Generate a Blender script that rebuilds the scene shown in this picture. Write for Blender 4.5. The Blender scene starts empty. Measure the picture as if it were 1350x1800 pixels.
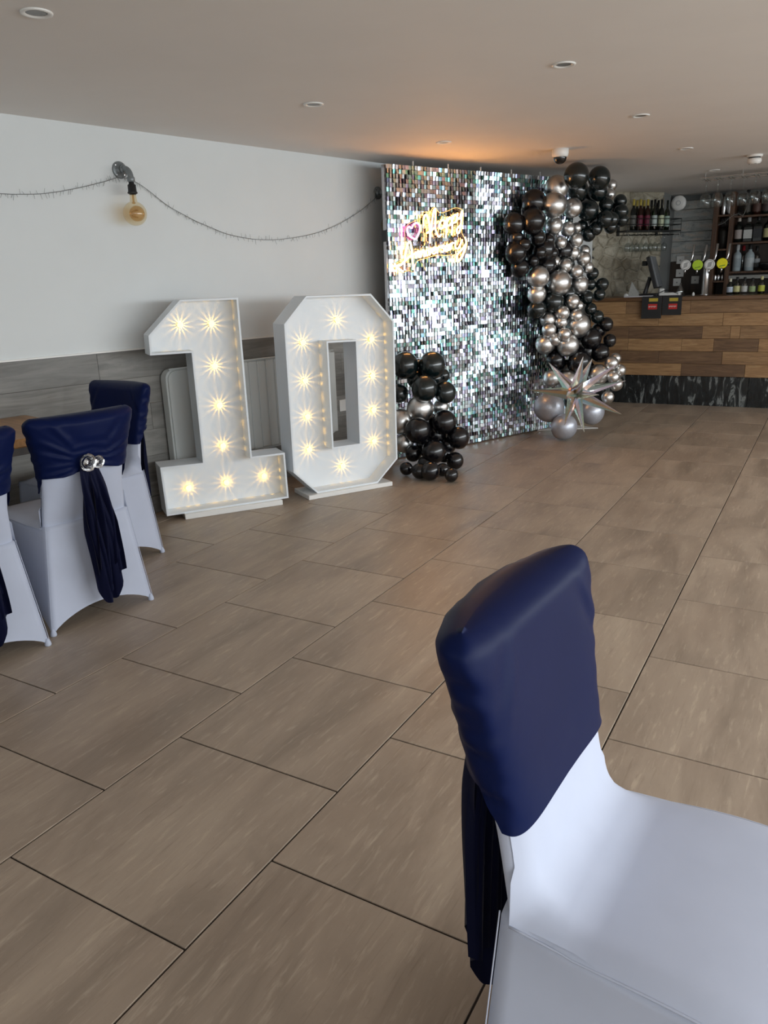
import bpy, bmesh, math, random
from mathutils import Vector, Matrix
random.seed(7)
SC = bpy.context.scene
COL = SC.collection
PI = math.pi
# ------------------------------------------------------------------ camera
FPX, YAW, PITCH, ROLL, CAMH = 1342.73, -0.530197, 0.290725, -0.034367, 1.36255
CPOS = Vector((0, 0, CAMH))
_f = Vector((math.sin(YAW)*math.cos(PITCH), math.cos(YAW)*math.cos(PITCH), -math.sin(PITCH)))
_r = Vector((math.cos(YAW), -math.sin(YAW), 0)); _u = _r.cross(_f)
CR = _r*math.cos(ROLL) + _u*math.sin(ROLL)
CU = -_r*math.sin(ROLL) + _u*math.cos(ROLL)
CF = _f
cd = bpy.data.cameras.new('camera'); cam = bpy.data.objects.new('camera', cd); COL.objects.link(cam)
cd.sensor_fit = 'HORIZONTAL'; cd.sensor_width = 36; cd.lens = FPX*36/1350; cd.clip_start = 0.05; cd.clip_end = 100
m = Matrix((CR, CU, -CF)).transposed().to_4x4(); m.translation = CPOS; cam.matrix_world = m
SC.camera = cam
# ------------------------------------------------------------------ light of the place
SC.view_settings.view_transform = 'Standard'; SC.view_settings.look = 'None'
SC.view_settings.gamma = 1; SC.view_settings.use_curve_mapping = False
SC.view_settings.exposure = -0.05
SC.cycles.max_bounces = 6; SC.cycles.diffuse_bounces = 4; SC.cycles.glossy_bounces = 3; SC.cycles.transmission_bounces = 2; SC.cycles.adaptive_threshold = .05
SC.cycles.transparent_max_bounces = 12; SC.cycles.caustics_reflective = False; SC.cycles.caustics_refractive = False
SC.cycles.sample_clamp_indirect = 6; SC.cycles.use_denoising = True
W = bpy.data.worlds.new('sky'); SC.world = W; W.use_nodes = True
W.node_tree.nodes['Background'].inputs[0].default_value = (0.62, 0.74, 0.9, 1)
W.node_tree.nodes['Background'].inputs[1].default_value = 1.0
XR, YB, YF, CEIL = 3.7, -3.2, 10.42, 2.25      # right wall, back wall, far wall, ceiling
WIN = [(-2.6+1.35*k, -2.6+1.35*k+1.05) for k in range(8)]   # windows along the right wall (y0, y1)
WZ0, WZ1 = 0.75, 2.0
WPOW = [40, 40, 44, 52, 54, 50, 42, 34]
TILT = math.radians(48)      # daylight comes down from the sky
for (y0, y1), pw in zip(WIN, WPOW):
    ld = bpy.data.lights.new('window_daylight', 'AREA'); ld.shape = 'RECTANGLE'
    ld.size = WZ1-WZ0-.1; ld.size_y = y1-y0-.1; ld.energy = pw; ld.color = (0.90, 0.96, 1.0)
    lo = bpy.data.objects.new('window_daylight', ld); COL.objects.link(lo)
    lo.location = (XR-.36, (y0+y1)/2, (WZ0+WZ1)/2+.1); lo.rotation_euler = (0, PI/2-TILT, 0)
BWIN = [(-2.4, -1.0), (-.6, .8), (1.2, 2.6)]                  # windows in the wall behind the camera (x0, x1)
for (x0, x1), pw in zip(BWIN, (9, 9, 9)):
    ld = bpy.data.lights.new('window_daylight', 'AREA'); ld.shape = 'RECTANGLE'
    ld.size = x1-x0-.1; ld.size_y = WZ1-WZ0-.1; ld.energy = pw; ld.color = (0.90, 0.96, 1.0)
    lo = bpy.data.objects.new('window_daylight', ld); COL.objects.link(lo)
    lo.location = ((x0+x1)/2, YB+.36, (WZ0+WZ1)/2+.1); lo.rotation_euler = (PI/2-TILT, 0, 0)

# ------------------------------------------------------------------ helpers
def ray(x, y): return CF + CR*((x-675)/FPX) - CU*((y-900)/FPX)
def on_plane(x, y, p, n):
    d = ray(x, y); return CPOS + d*((Vector(p)-CPOS).dot(n)/d.dot(n))
def at_y(x, y, Y): return on_plane(x, y, (0, Y, 0), Vector((0, 1, 0)))
def at_z(x, y, z): return on_plane(x, y, (0, 0, z), Vector((0, 0, 1)))
def at_d(x, y, d): return CPOS + ray(x, y)*d        # d = distance along the optical axis

def srgb(*c):
    return tuple(((v/255)/12.92 if v/255 <= .04045 else ((v/255+.055)/1.055)**2.4) for v in c)
MATS = {}
def mat(name, col=(.5, .5, .5), rough=.5, metal=0, **k):
    if name in MATS: return MATS[name]
    M = bpy.data.materials.new(name); M.use_nodes = True; MATS[name] = M
    b = M.node_tree.nodes['Principled BSDF']
    b.inputs['Base Color'].default_value = (*col, 1); b.inputs['Roughness'].default_value = rough; b.inputs['Metallic'].default_value = metal
    for kk, v in k.items():
        kk = kk.replace('_', ' ')
        b.inputs[kk].default_value = (*v, 1) if isinstance(v, tuple) else v
    return M
class NT:
    def __init__(s, M): s.t = M.node_tree; s.b = s.t.nodes.get('Principled BSDF')
    def n(s, kind, **k):
        nd = s.t.nodes.new('ShaderNode'+kind)
        for a, v in k.items(): setattr(nd, a, v)
        return nd
    def l(s, a, b): s.t.links.new(a, b)
    def noise(s, vec, scale, detail=4, rough=.55, dist=0):
        nd = s.n('TexNoise'); nd.inputs['Scale'].default_value = scale; nd.inputs['Detail'].default_value = detail
        nd.inputs['Roughness'].default_value = rough; nd.inputs['Distortion'].default_value = dist
        if vec is not None: s.l(vec, nd.inputs['Vector'])
        return nd.outputs['Fac']
    def mapping(s, vec, scale=(1, 1, 1), rot=(0, 0, 0)):
        nd = s.n('Mapping'); nd.inputs['Scale'].default_value = scale; nd.inputs['Rotation'].default_value = rot
        s.l(vec, nd.inputs['Vector']); return nd.outputs['Vector']
    def ramp(s, fac, stops, interp='LINEAR'):
        nd = s.n('ValToRGB'); nd.color_ramp.interpolation = interp
        el = nd.color_ramp.elements
        while len(el) < len(stops): el.new(.5)
        for e, (p, c) in zip(el, stops): e.position = p; e.color = (*c, 1) if len(c) == 3 else c
        s.l(fac, nd.inputs['Fac']); return nd.outputs['Color']
    def bump(s, h, strength=.2, dist=.01):
        nd = s.n('Bump'); nd.inputs['Strength'].default_value = strength; nd.inputs['Distance'].default_value = dist
        s.l(h, nd.inputs['Height']); s.l(nd.outputs['Normal'], s.b.inputs['Normal'])
    def mix(s, a, b, fac, mode='MIX'):
        nd = s.n('Mix', data_type='RGBA', blend_type=mode)
        for sock, v in ((nd.inputs[0], fac), (nd.inputs[6], a), (nd.inputs[7], b)):
            if hasattr(v, 'is_output'): s.l(v, sock)
            elif isinstance(v, tuple): sock.default_value = (*v, 1)
            else: sock.default_value = v
        return nd.outputs[2]
    def coord(s, offset=True):
        tc = s.n('TexCoord')
        if not offset: return tc.outputs['Object']
        oi = s.n('ObjectInfo'); mu = s.n('VectorMath', operation='SCALE'); mu.inputs[0].default_value = (37, 53, 29)
        s.l(oi.outputs['Random'], mu.inputs['Scale'])
        ad = s.n('VectorMath', operation='ADD'); s.l(tc.outputs['Object'], ad.inputs[0]); s.l(mu.outputs[0], ad.inputs[1])
        return ad.outputs[0]
    def rnd(s): return s.n('ObjectInfo').outputs['Random']

def raw(name, verts, faces, M, smooth=False):
    me = bpy.data.meshes.new(name); me.from_pydata([tuple(v) for v in verts], [], faces); me.update()
    if M:
        for mm in (M if isinstance(M, (list, tuple)) else [M]): me.materials.append(mm)
    if smooth: me.polygons.foreach_set('use_smooth', [True]*len(me.polygons))
    return me
def link(name, me, parent=None, loc=None, rot=None):
    o = bpy.data.objects.new(name, me); COL.objects.link(o)
    if parent is not None: o.parent = parent
    if loc is not None: o.location = loc
    if rot is not None: o.rotation_euler = rot
    return o
def tag(o, label=None, cat=None, group=None, kind=None):
    if label: o['label'] = label
    if cat: o['category'] = cat
    if group: o['group'] = group
    if kind: o['kind'] = kind
    return o
PM = {}
def thing(name, label, cat, loc=(0, 0, 0), rz=0, group=None):
    o = bpy.data.objects.new(name, None); COL.objects.link(o); o.empty_display_size = .05
    o.location = loc; o.rotation_euler = (0, 0, rz)
    PM[o] = (Matrix.Translation(Vector(loc)) @ Matrix.Rotation(rz, 4, 'Z')).inverted()
    return tag(o, label, cat, group)

class MB:
    """collects shapes for ONE mesh"""
    def __init__(s): s.v = []; s.f = []; s.mi = []
    def add(s, v, f, mi=0):
        o = len(s.v); s.v += [Vector(p) for p in v]; s.f += [tuple(i+o for i in q) for q in f]; s.mi += [mi]*len(f); return s
    def box(s, a, b, mi=0, M=None):
        x0, y0, z0 = a; x1, y1, z1 = b
        v = [Vector(p) for p in ((x0, y0, z0), (x1, y0, z0), (x1, y1, z0), (x0, y1, z0), (x0, y0, z1), (x1, y0, z1), (x1, y1, z1), (x0, y1, z1))]
        if M is not None: v = [M @ p for p in v]
        return s.add(v, [(0, 3, 2, 1), (4, 5, 6, 7), (0, 1, 5, 4), (1, 2, 6, 5), (2, 3, 7, 6), (3, 0, 4, 7)], mi)
    def bbox(s, a, b, bev=.004, mi=0, M=None, seg=1):
        bm = bmesh.new(); bmesh.ops.create_cube(bm, size=1)
        for v in bm.verts: v.co = Vector([a[i]+(v.co[i]+.5)*(b[i]-a[i]) for i in range(3)])
        bmesh.ops.bevel(bm, geom=bm.edges[:], offset=bev, segments=seg, affect='EDGES', profile=.5)
        bm.verts.index_update()
        v = [(M @ x.co if M is not None else x.co.copy()) for x in bm.verts]; f = [[q.index for q in p.verts] for p in bm.faces]
        bm.free(); return s.add(v, f, mi)
    def tube(s, pts, r, n=8, closed=False, cap=True, mi=0):
        pts = [Vector(p) for p in pts]; N = len(pts); R = r if isinstance(r, (list, tuple)) else [r]*N
        vs = []; nrm = None
        for i, p in enumerate(pts):
            a = pts[(i-1) % N] if (closed or i) else p; b = pts[(i+1) % N] if (closed or i < N-1) else p
            t = (b-a).normalized() if (b-a).length > 1e-9 else Vector((0, 0, 1))
            if nrm is None: nrm = t.orthogonal().normalized()
            nrm = (nrm - t*nrm.dot(t)); nrm = nrm.normalized() if nrm.length > 1e-6 else t.orthogonal().normalized()
            bi = t.cross(nrm)
            vs += [p+(nrm*math.cos(2*PI*k/n)+bi*math.sin(2*PI*k/n))*R[i] for k in range(n)]
        f = []
        for i in range(N if closed else N-1):
            j = (i+1) % N
            for k in range(n): f.append((i*n+k, i*n+(k+1) % n, j*n+(k+1) % n, j*n+k))
        if cap and not closed: f.append(tuple(range(n))[::-1]); f.append(tuple((N-1)*n+k for k in range(n)))
        return s.add(vs, f, mi)
    def lathe(s, prof, n=16, M=None, mi=0, caps=True):
        vs = []; f = []; N = len(prof)
        for r, z in prof: vs += [Vector((r*math.cos(2*PI*k/n), r*math.sin(2*PI*k/n), z)) for k in range(n)]
        if M is not None: vs = [M @ v for v in vs]
        for i in range(N-1):
            for k in range(n): f.append((i*n+k, i*n+(k+1) % n, (i+1)*n+(k+1) % n, (i+1)*n+k))
        if caps and prof[0][0] > 1e-5: f.append(tuple(range(n))[::-1])
        if caps and prof[-1][0] > 1e-5: f.append(tuple((N-1)*n+k for k in range(n)))
        return s.add(vs, f, mi)
    def prism(s, poly, d, M=None, mi=0, holes=None):
        """poly in (x,z), extruded from y=0 to y=d"""
        n = len(poly); v = [Vector((x, 0, z)) for x, z in poly]+[Vector((x, d, z)) for x, z in poly]
        if M is not None: v = [M @ p for p in v]
        f = [tuple(range(n)), tuple(range(n, 2*n))[::-1]]+[(i, i+n, (i+1) % n+n, (i+1) % n) for i in range(n)]
        return s.add(v, f, mi)
    def build(s, name, M, parent=None, smooth=False, world=False, loc=None, rot=None):
        v = s.v
        if world and parent is not None: v = [PM[parent] @ p for p in v]
        me = raw(name, v, s.f, M, smooth)
        if any(s.mi): me.polygons.foreach_set('material_index', s.mi)
        bm = bmesh.new(); bm.from_mesh(me); bmesh.ops.recalc_face_normals(bm, faces=bm.faces[:]); bm.to_mesh(me); bm.free()
        return link(name, me, parent, loc, rot)
def grid_faces(nu, nv, wrap=False):
    f = []
    for i in range(nu-1):
        for j in range(nv if wrap else nv-1):
            f.append((i*nv+j, i*nv+(j+1) % nv, (i+1)*nv+(j+1) % nv, (i+1)*nv+j))
    return f
def copy_tree(o, parent=None):
    c = o.copy(); COL.objects.link(c); c.parent = parent
    for ch in list(o.children): copy_tree(ch, c)
    return c
def basis(o, x, y, z):
    M = Matrix((x, y, z)).transposed().to_4x4(); M.translation = Vector(o); return M

# ------------------------------------------------------------------ materials
def m_tile():
    M = mat('stone_tile', rough=.42); t = NT(M); c = t.coord()
    mp = t.mapping(c, (3.4, .75, 1), (0, 0, .22)); big = t.noise(mp, 1.5, 6, .62, .6)
    fine = t.noise(t.mapping(c, (30, 4, 1), (0, 0, .22)), 2.2, 5, .65, .4)
    spk = t.noise(c, 130, 4, .75); line = t.noise(t.mapping(c, (55, 3.2, 1), (0, 0, .30)), 1.8, 3, .6, .8)
    col = t.ramp(big, [(.3, srgb(136, 121, 106)), (.52, srgb(160, 143, 126)), (.75, srgb(178, 161, 142))])
    col = t.mix(col, srgb(214, 196, 174), t.ramp(fine, [(.55, (0, 0, 0)), (.76, (.42, .42, .42))]))
    col = t.mix(col, srgb(110, 94, 82), t.ramp(spk, [(.60, (0, 0, 0)), (.8, (.35, .35, .35))]))
    col = t.mix(col, srgb(112, 95, 82), t.ramp(line, [(.60, (0, 0, 0)), (.74, (.34, .34, .34))]))
    patch = t.noise(t.mapping(c, (1.4, .9, 1)), 1.6, 3, .5)
    col = t.mix(col, srgb(136, 116, 100), t.ramp(patch, [(.52, (0, 0, 0)), (.75, (.35, .35, .35))]))
    r = t.rnd(); col = t.mix(col, (1.06, 1.06, 1.06), t.ramp(r, [(0, (0, 0, 0)), (1, (.1, .1, .1))]), 'MULTIPLY')
    t.l(col, t.b.inputs['Base Color'])
    t.l(t.ramp(big, [(.2, (.36, .36, .36)), (.8, (.52, .52, .52))]), t.b.inputs['Roughness'])
    t.bump(fine, .08, .002); return M
def m_wood(name, c0, c1, c2, sc=(1.2, 14, 14), rough=.5, along=(0, 0, 0), bump=.1, vary=.35):
    M = mat(name, rough=rough); t = NT(M); c = t.coord()
    mp = t.mapping(c, sc, along); a = t.noise(mp, 1.6, 6, .6, 1.2); fine = t.noise(t.mapping(c, tuple(x*4 for x in sc), along), 2, 4, .6)
    col = t.ramp(a, [(.28, c0), (.52, c1), (.75, c2)])
    col = t.mix(col, tuple(x*.55 for x in c0), t.ramp(fine, [(.55, (0, 0, 0)), (.8, (.4, .4, .4))]))
    col = t.mix(col, (1-vary, 1-vary, 1-vary), t.rnd(), 'MULTIPLY')
    t.l(col, t.b.inputs['Base Color']); t.bump(fine, bump, .002); return M
def m_paint(name, col, rough=.6, amt=.03, scale=3):
    M = mat(name, rough=rough); t = NT(M); c = t.coord(False)
    n = t.noise(c, scale, 4); t.l(t.ramp(n, [(.3, tuple(x*(1-amt) for x in col)), (.7, col)]), t.b.inputs['Base Color'])
    t.bump(t.noise(c, 160, 2), .05, .001); return M
def m_fabric(name, col, rough=.75, sheen=.3, weave=900, bump=.06):
    M = mat(name, col, rough, Sheen_Weight=sheen, Sheen_Roughness=.4, Specular_IOR_Level=.1); t = NT(M); c = t.coord(False)
    n = t.noise(c, 6, 3); t.l(t.ramp(n, [(.3, tuple(x*.93 for x in col)), (.7, col)]), t.b.inputs['Base Color'])
    t.bump(t.noise(c, weave, 2), bump, .0006); return M
def m_speck(name, col, rough, metal=0, amt=.12, scale=40, **k):
    M = mat(name, col, rough, metal, **k); t = NT(M); n = t.noise(t.coord(False), scale, 3)
    t.l(t.ramp(n, [(.3, tuple(x*(1-amt) for x in col)), (.7, col)]), t.b.inputs['Base Color']); return M
def m_glass(name, tint, gloss=.12, rough=.03, top=.7):
    M = bpy.data.materials.new(name); M.use_nodes = True; t = M.node_tree; t.nodes.clear(); MATS[name] = M
    o = t.nodes.new('ShaderNodeOutputMaterial'); tr = t.nodes.new('ShaderNodeBsdfTransparent'); gl = t.nodes.new('ShaderNodeBsdfGlossy')
    fr = t.nodes.new('ShaderNodeLayerWeight'); pw_ = t.nodes.new('ShaderNodeMath'); pw_.operation = 'POWER'; pw_.inputs[1].default_value = 3.5; mx = t.nodes.new('ShaderNodeMixShader'); mp = t.nodes.new('ShaderNodeMapRange')
    nz = t.nodes.new('ShaderNodeTexNoise'); nz.inputs['Scale'].default_value = 30
    rp = t.nodes.new('ShaderNodeValToRGB'); rp.color_ramp.elements[0].color = (*[x*.96 for x in tint], 1); rp.color_ramp.elements[1].color = (*tint, 1)
    t.links.new(nz.outputs['Fac'], rp.inputs['Fac']); t.links.new(rp.outputs['Color'], tr.inputs['Color'])
    gl.inputs['Roughness'].default_value = rough; gl.inputs['Color'].default_value = (.9, .9, .9, 1); fr.inputs['Blend'].default_value = .5
    mp.inputs['To Min'].default_value = gloss; mp.inputs['To Max'].default_value = top
    t.links.new(fr.outputs['Facing'], pw_.inputs[0]); t.links.new(pw_.outputs[0], mp.inputs['Value']); t.links.new(mp.outputs[0], mx.inputs[0]); t.links.new(tr.outputs[0], mx.inputs[1]); t.links.new(gl.outputs[0], mx.inputs[2])
    t.links.new(mx.outputs[0], o.inputs[0]); return M
def m_emit(name, col, strength, base=(.8, .8, .8)):
    return mat(name, base, .4, Emission_Color=col, Emission_Strength=strength)

TILE = m_tile()
GROUT = m_speck('grout', srgb(52, 44, 38), .9)
PLASTER = m_paint('white_plaster', srgb(222, 226, 226), .7)
CEILM = m_paint('ceiling_paint', srgb(236, 232, 228), .75)
GREYWOOD = m_wood('grey_laminate', srgb(112, 110, 106), srgb(140, 138, 133), srgb(160, 157, 151), (1.0, 9, 9), .5, vary=.28)
BASEB = m_wood('grey_skirting', srgb(120, 118, 113), srgb(135, 132, 128), srgb(148, 145, 140), (1.0, 9, 9), .5, vary=.1)
WHITEP = m_paint('white_gloss_paint', srgb(235, 234, 230), .35)
NUMW = m_paint('white_board_paint', srgb(228, 233, 237), .45, .02)
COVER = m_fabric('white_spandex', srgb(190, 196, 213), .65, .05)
NAVY = m_fabric('navy_satin', srgb(10, 22, 62), .46, 0, 600, .05)
CHIFFON = m_fabric('navy_chiffon', srgb(11, 15, 42), .6, .06, 700, .08)
SILVERROSE = m_speck('silver_foil', (.75, .75, .76), .25, 1.0, .3, 60)
CHROME = m_speck('chrome_steel', (.72, .72, .73), .2, 1.0, .1)
BLACKP = m_speck('black_plastic', (.012, .012, .013), .4)
RADW = m_paint('radiator_enamel', srgb(206, 210, 208), .4)

# ================================================================== SETTING
floor_o = MB().box((-5.2, YB-.2, -.12), (XR+.2, YF+.3, -.004)).build('floor', GROUT); tag(floor_o, 'beige brown stone tile floor laid half bond', kind='structure')
G = .0025; TS = .6
tm = MB().bbox((-TS/2+G, -TS/2+G, -.008), (TS/2-G, TS/2-G, 0), .0012).build('tile', TILE, floor_o)
tile_me = tm.data; bpy.data.objects.remove(tm)
WP = Vector((-3.668, 3.307, 0)); WA = math.radians(12)
WD = Vector((math.sin(WA), math.cos(WA), 0)); WN = Vector((math.cos(WA), -math.sin(WA), 0)); UP = Vector((0, 0, 1))
rest = MB()
for i in range(-7, 8):
    xc = -.4619-.6*i-.3
    off = .3 if i % 2 else 0.
    for j in range(-6, 18):
        yc = off+.6*j+.3
        if xc+.3 > XR+.1 or yc+.3 < YB or yc > YF: continue
        if (Vector((xc, yc, 0))-WP).dot(WN) < -.35: continue
        if -4.1 < xc < .75 and .3 < yc < 8.9:
            link('tile', tile_me, floor_o, (xc, yc, 0))
        else:
            rest.box((xc-.3+G, yc-.3+G, -.008), (xc+.3-G, yc+.3-G, 0))
tag(rest.build('outlying_tiles', TILE, floor_o), kind='stuff')

ceil_o = MB().box((-5.2, YB-.2, CEIL), (XR+.2, YF+.3, CEIL+.1)).build('ceiling', CEILM); tag(ceil_o, kind='structure')
WM = basis(WP, WD, WN, UP)      # wall frame: x along, y out into the room, z up
SL, SR = -7.0, 5.83             # extent of the left wall
wl = MB().box((SL, -.14, 0), (SR, 0, CEIL), M=WM).build('wall_left', PLASTER); tag(wl, kind='structure')
ROWZ = [1.026, .862, .698, .534, .37, .206, .11]
for r in range(6):
    z1, z0 = ROWZ[r], ROWZ[r+1]
    s = -.2296-1.38*4 + (0, .62, .31, 1.0, .45, .8)[r]
    while s < 5.2:
        a, b = max(s, -4.2), min(s+1.38, 5.2)
        if b-a > .05:
            o = MB().bbox((-(b-a)/2+.0007, 0, -(z1-z0)/2+.0004), ((b-a)/2-.0004, .012, (z1-z0)/2-.0004), .0012).build('plank', GREYWOOD, wl)
            o.matrix_local = WM @ Matrix.Translation(((a+b)/2, 0, (z0+z1)/2))
        s += 1.38
tag(MB().bbox((-4.2, 0, 1.026), (5.2, .016, 1.036), .001, M=WM).build('trim_1', WHITEP), kind='structure')
tag(MB().bbox((-4.2, 0, 0), (5.2, .02, .108), .003, M=WM).build('baseboard_left', BASEB), kind='structure')
# walls with windows (right and behind the camera)
def window_wall(name, along, lo, hi, wins, fixed, outward):
    b = MB()
    def bx(a0, a1, z0, z1):
        p0, p1 = fixed, fixed+outward*.2
        if along == 'y': b.box((min(p0, p1), a0, z0), (max(p0, p1), a1, z1))
        else: b.box((a0, min(p0, p1), z0), (a1, max(p0, p1), z1))
    bx(lo, hi, 0, WZ0); bx(lo, hi, WZ1, CEIL); e = lo
    for a0, a1 in wins: bx(e, a0, WZ0, WZ1); e = a1
    bx(e, hi, WZ0, WZ1)
    return tag(b.build(name, PLASTER), kind='structure')
window_wall('wall_right', 'y', YB-.2, YF+.3, WIN, XR, 1)
window_wall('wall_back', 'x', -5.2, XR, BWIN, YB, -1)
PANE = m_glass('window_glass', (.95, .97, .97))
FRAMEM = m_paint('window_frame_paint', srgb(228, 228, 226), .4)
k = 0
for along, wins, fixed, sg in (('y', WIN, XR, 1), ('x', BWIN, YB, -1)):
    for a0, a1 in wins:
        k += 1; b = MB(); p = MB()
        def bx(bb, u0, u1, z0, z1, d0, d1):
            q0, q1 = sorted((fixed+sg*d0, fixed+sg*d1))
            bb.box((q0, u0, z0), (q1, u1, z1)) if along == 'y' else bb.box((u0, q0, z0), (u1, q1, z1))
        for (u0, u1, z0, z1) in ((a0, a0+.05, WZ0, WZ1), (a1-.05, a1, WZ0, WZ1), (a0, a1, WZ0, WZ0+.05), (a0, a1, WZ1-.05, WZ1), ((a0+a1)/2-.02, (a0+a1)/2+.02, WZ0, WZ1)): bx(b, u0, u1, z0, z1, .05, .11)
        w = tag(b.build('window_%d' % k, FRAMEM), kind='structure')
        bx(p, a0+.05, a1-.05, WZ0+.05, WZ1-.05, .075, .08); p.build('pane', PANE, w)

# far end behind the bar: stone wall, recess, metal clad wall
STONEM = mat('rubble_stone', rough=.85)
t = NT(STONEM); c = t.coord(); n = t.noise(c, 9, 6, .65); n2 = t.noise(c, 60, 4, .7)
col = t.ramp(n, [(.3, srgb(134, 127, 112)), (.5, srgb(180, 173, 155)), (.72, srgb(208, 203, 188))]); col = t.mix(col, srgb(88, 78, 64), t.ramp(n2, [(.5, (0, 0, 0)), (.8, (.5, .5, .5))]))
col = t.mix(col, (.72, .7, .66), t.rnd(), 'MULTIPLY'); t.l(col, t.b.inputs['Base Color']); t.bump(n2, .5, .01)
MORTAR = m_speck('lime_mortar', srgb(176, 169, 152), .95, 0, .3, 25)
Q0 = Vector((-2.462, 9.0, 0)); QD = Vector((.60, .75, 0)).normalized(); QN = Vector((QD.y, -QD.x, 0)); QL = .95
QM = basis(Q0, QD, -QN, UP)     # x along the stone wall, y into it, z up
ws = MB().box((-.02, 0, 0), (QL, .9, CEIL), M=QM).build('wall_stone', MORTAR); tag(ws, kind='structure')
tag(MB().bbox((SR-.008, -.05, 0), (SR+.014, .012, CEIL), .002, M=WM).build('trim_2', m_speck('dark_edge_bead', srgb(48, 46, 44), .5)), kind='structure')
def clip(poly, p, n):
    out = []
    for i in range(len(poly)):
        a, b = poly[i], poly[(i+1) % len(poly)]; da = (a[0]-p[0])*n[0]+(a[1]-p[1])*n[1]; db = (b[0]-p[0])*n[0]+(b[1]-p[1])*n[1]
        if da <= 0: out.append(a)
        if da*db < 0: q = da/(da-db); out.append((a[0]+(b[0]-a[0])*q, a[1]+(b[1]-a[1])*q))
    return out
sx0, sx1, sz0, sz1 = 0.0, .95, .95, 2.25
seeds = []
for iz in range(11):
    for ix in range(7):
        seeds.append((sx0+(ix+.5+(.5 if iz % 2 else 0)-.25+random.uniform(-.48, .48))*(sx1-sx0)/7, sz0+(iz+.5+random.uniform(-.46, .46))*(sz1-sz0)/11))
for a in seeds:
    poly = [(sx0, sz0), (sx1, sz0), (sx1, sz1), (sx0, sz1)]
    for b in seeds:
        if b is a: continue
        dx, dz = b[0]-a[0], b[1]-a[1]; L = math.hypot(dx, dz)
        if L > .4: continue
        poly = clip(poly, ((a[0]+b[0])/2-dx/L*.007, (a[1]+b[1])/2-dz/L*.007), (dx/L, dz/L))
    if len(poly) < 3: continue
    cx = sum(p[0] for p in poly)/len(poly); cz = sum(p[1] for p in poly)/len(poly); n = len(poly); d = random.uniform(.012, .03)
    v = [(x-cx, 0, z-cz) for x, z in poly]+[((x-cx)*.93, -d*.7, (z-cz)*.93) for x, z in poly]+[((x-cx)*.72, -d, (z-cz)*.72) for x, z in poly]
    f = [tuple(range(2*n, 3*n))]
    for q in range(2): f += [(q*n+i, q*n+(i+1) % n, (q+1)*n+(i+1) % n, (q+1)*n+i) for i in range(n)]
    o = MB().add(v, f).build('stone', STONEM, ws, True); o.matrix_local = QM @ Matrix.Translation((cx, 0, cz))
tag(MB().box((-2.75, 9.735, 0), (-1.862, YF+.2, CEIL)).build('wall_recess', m_paint('recess_paint', srgb(128, 130, 128))), kind='structure')
DARKW = m_wood('dark_backbar_wood', srgb(40, 30, 24), srgb(58, 44, 34), srgb(76, 58, 44), (8, 8, 1), .5)
wf = MB().box((-1.95, YF, 0), (XR+.2, YF+.2, CEIL)).build('wall_far', m_paint('grey_bar_paint', srgb(120, 122, 122))); tag(wf, kind='structure')
TIN = mat('pressed_metal', (.5, .5, .5), .36, .45)
t = NT(TIN); c = t.coord(); n = t.noise(t.mapping(c, (1.5, 1, 6)), 3, 6, .7, .8); n2 = t.noise(c, 45, 4, .7)
col = t.ramp(n, [(.3, srgb(118, 122, 122)), (.5, srgb(176, 180, 178)), (.64, srgb(190, 178, 166)), (.78, srgb(190, 132, 100))]); t.l(col, t.b.inputs['Base Color']); t.bump(n2, .5, .012)
zz = 1.50
for hgt in (.10, .13, .11, .125, .13, .10):
    o = MB().bbox((-.36, 0, .001), (.36, .012, hgt-.001), .003).build('cladding_board', TIN, wf); o.location = (-1.58, YF-.012, zz); zz += hgt
MB().bbox((-1.87, YF-.02, .0), (-1.1, YF, 1.497), .002).build('backbar_panel', DARKW, wf)
MB().box((-1.86, YF-.05, zz), (XR, YF, CEIL)).build('bulkhead', m_paint('bulkhead_paint', srgb(105, 110, 110)), wf)

# ================================================================== NUMBERS
BULB = m_emit('led_bulb_glow', (1, .78, .30), 2.7, (.12, .09, .05))
LEDPOW = .52
RAYFINM = m_speck('ray_fin_dark', (.10, .08, .05), .4)
def ray_fins():  # dark fins added around each bulb to shape its light into rays
    b = MB(); n = 13
    for k in range(n):
        a = 2*PI*k/n; w = .25*2*PI/n
        r0, r1 = .011, .0172
        v = []
        for z in (.0003, .012):
            for (r, da) in ((r0, -w), (r1, -w*1.25), (r1, w*1.25), (r0, w)): v.append((r*math.cos(a+da), r*math.sin(a+da), z))
        b.add(v, [(0, 1, 2, 3), (4, 7, 6, 5), (0, 4, 5, 1), (1, 5, 6, 2), (2, 6, 7, 3), (3, 7, 4, 0)])
    return b
_b = MB().lathe([(.017, .012), (.0185, .015), (.0165, .023), (.01, .029), (0, .031)], 14).build('bulb', BULB, smooth=True); bulb_me = _b.data; bpy.data.objects.remove(_b)
_b = ray_fins().build('ray_fin_ring', RAYFINM); fin_me = _b.data; bpy.data.objects.remove(_b)
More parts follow.
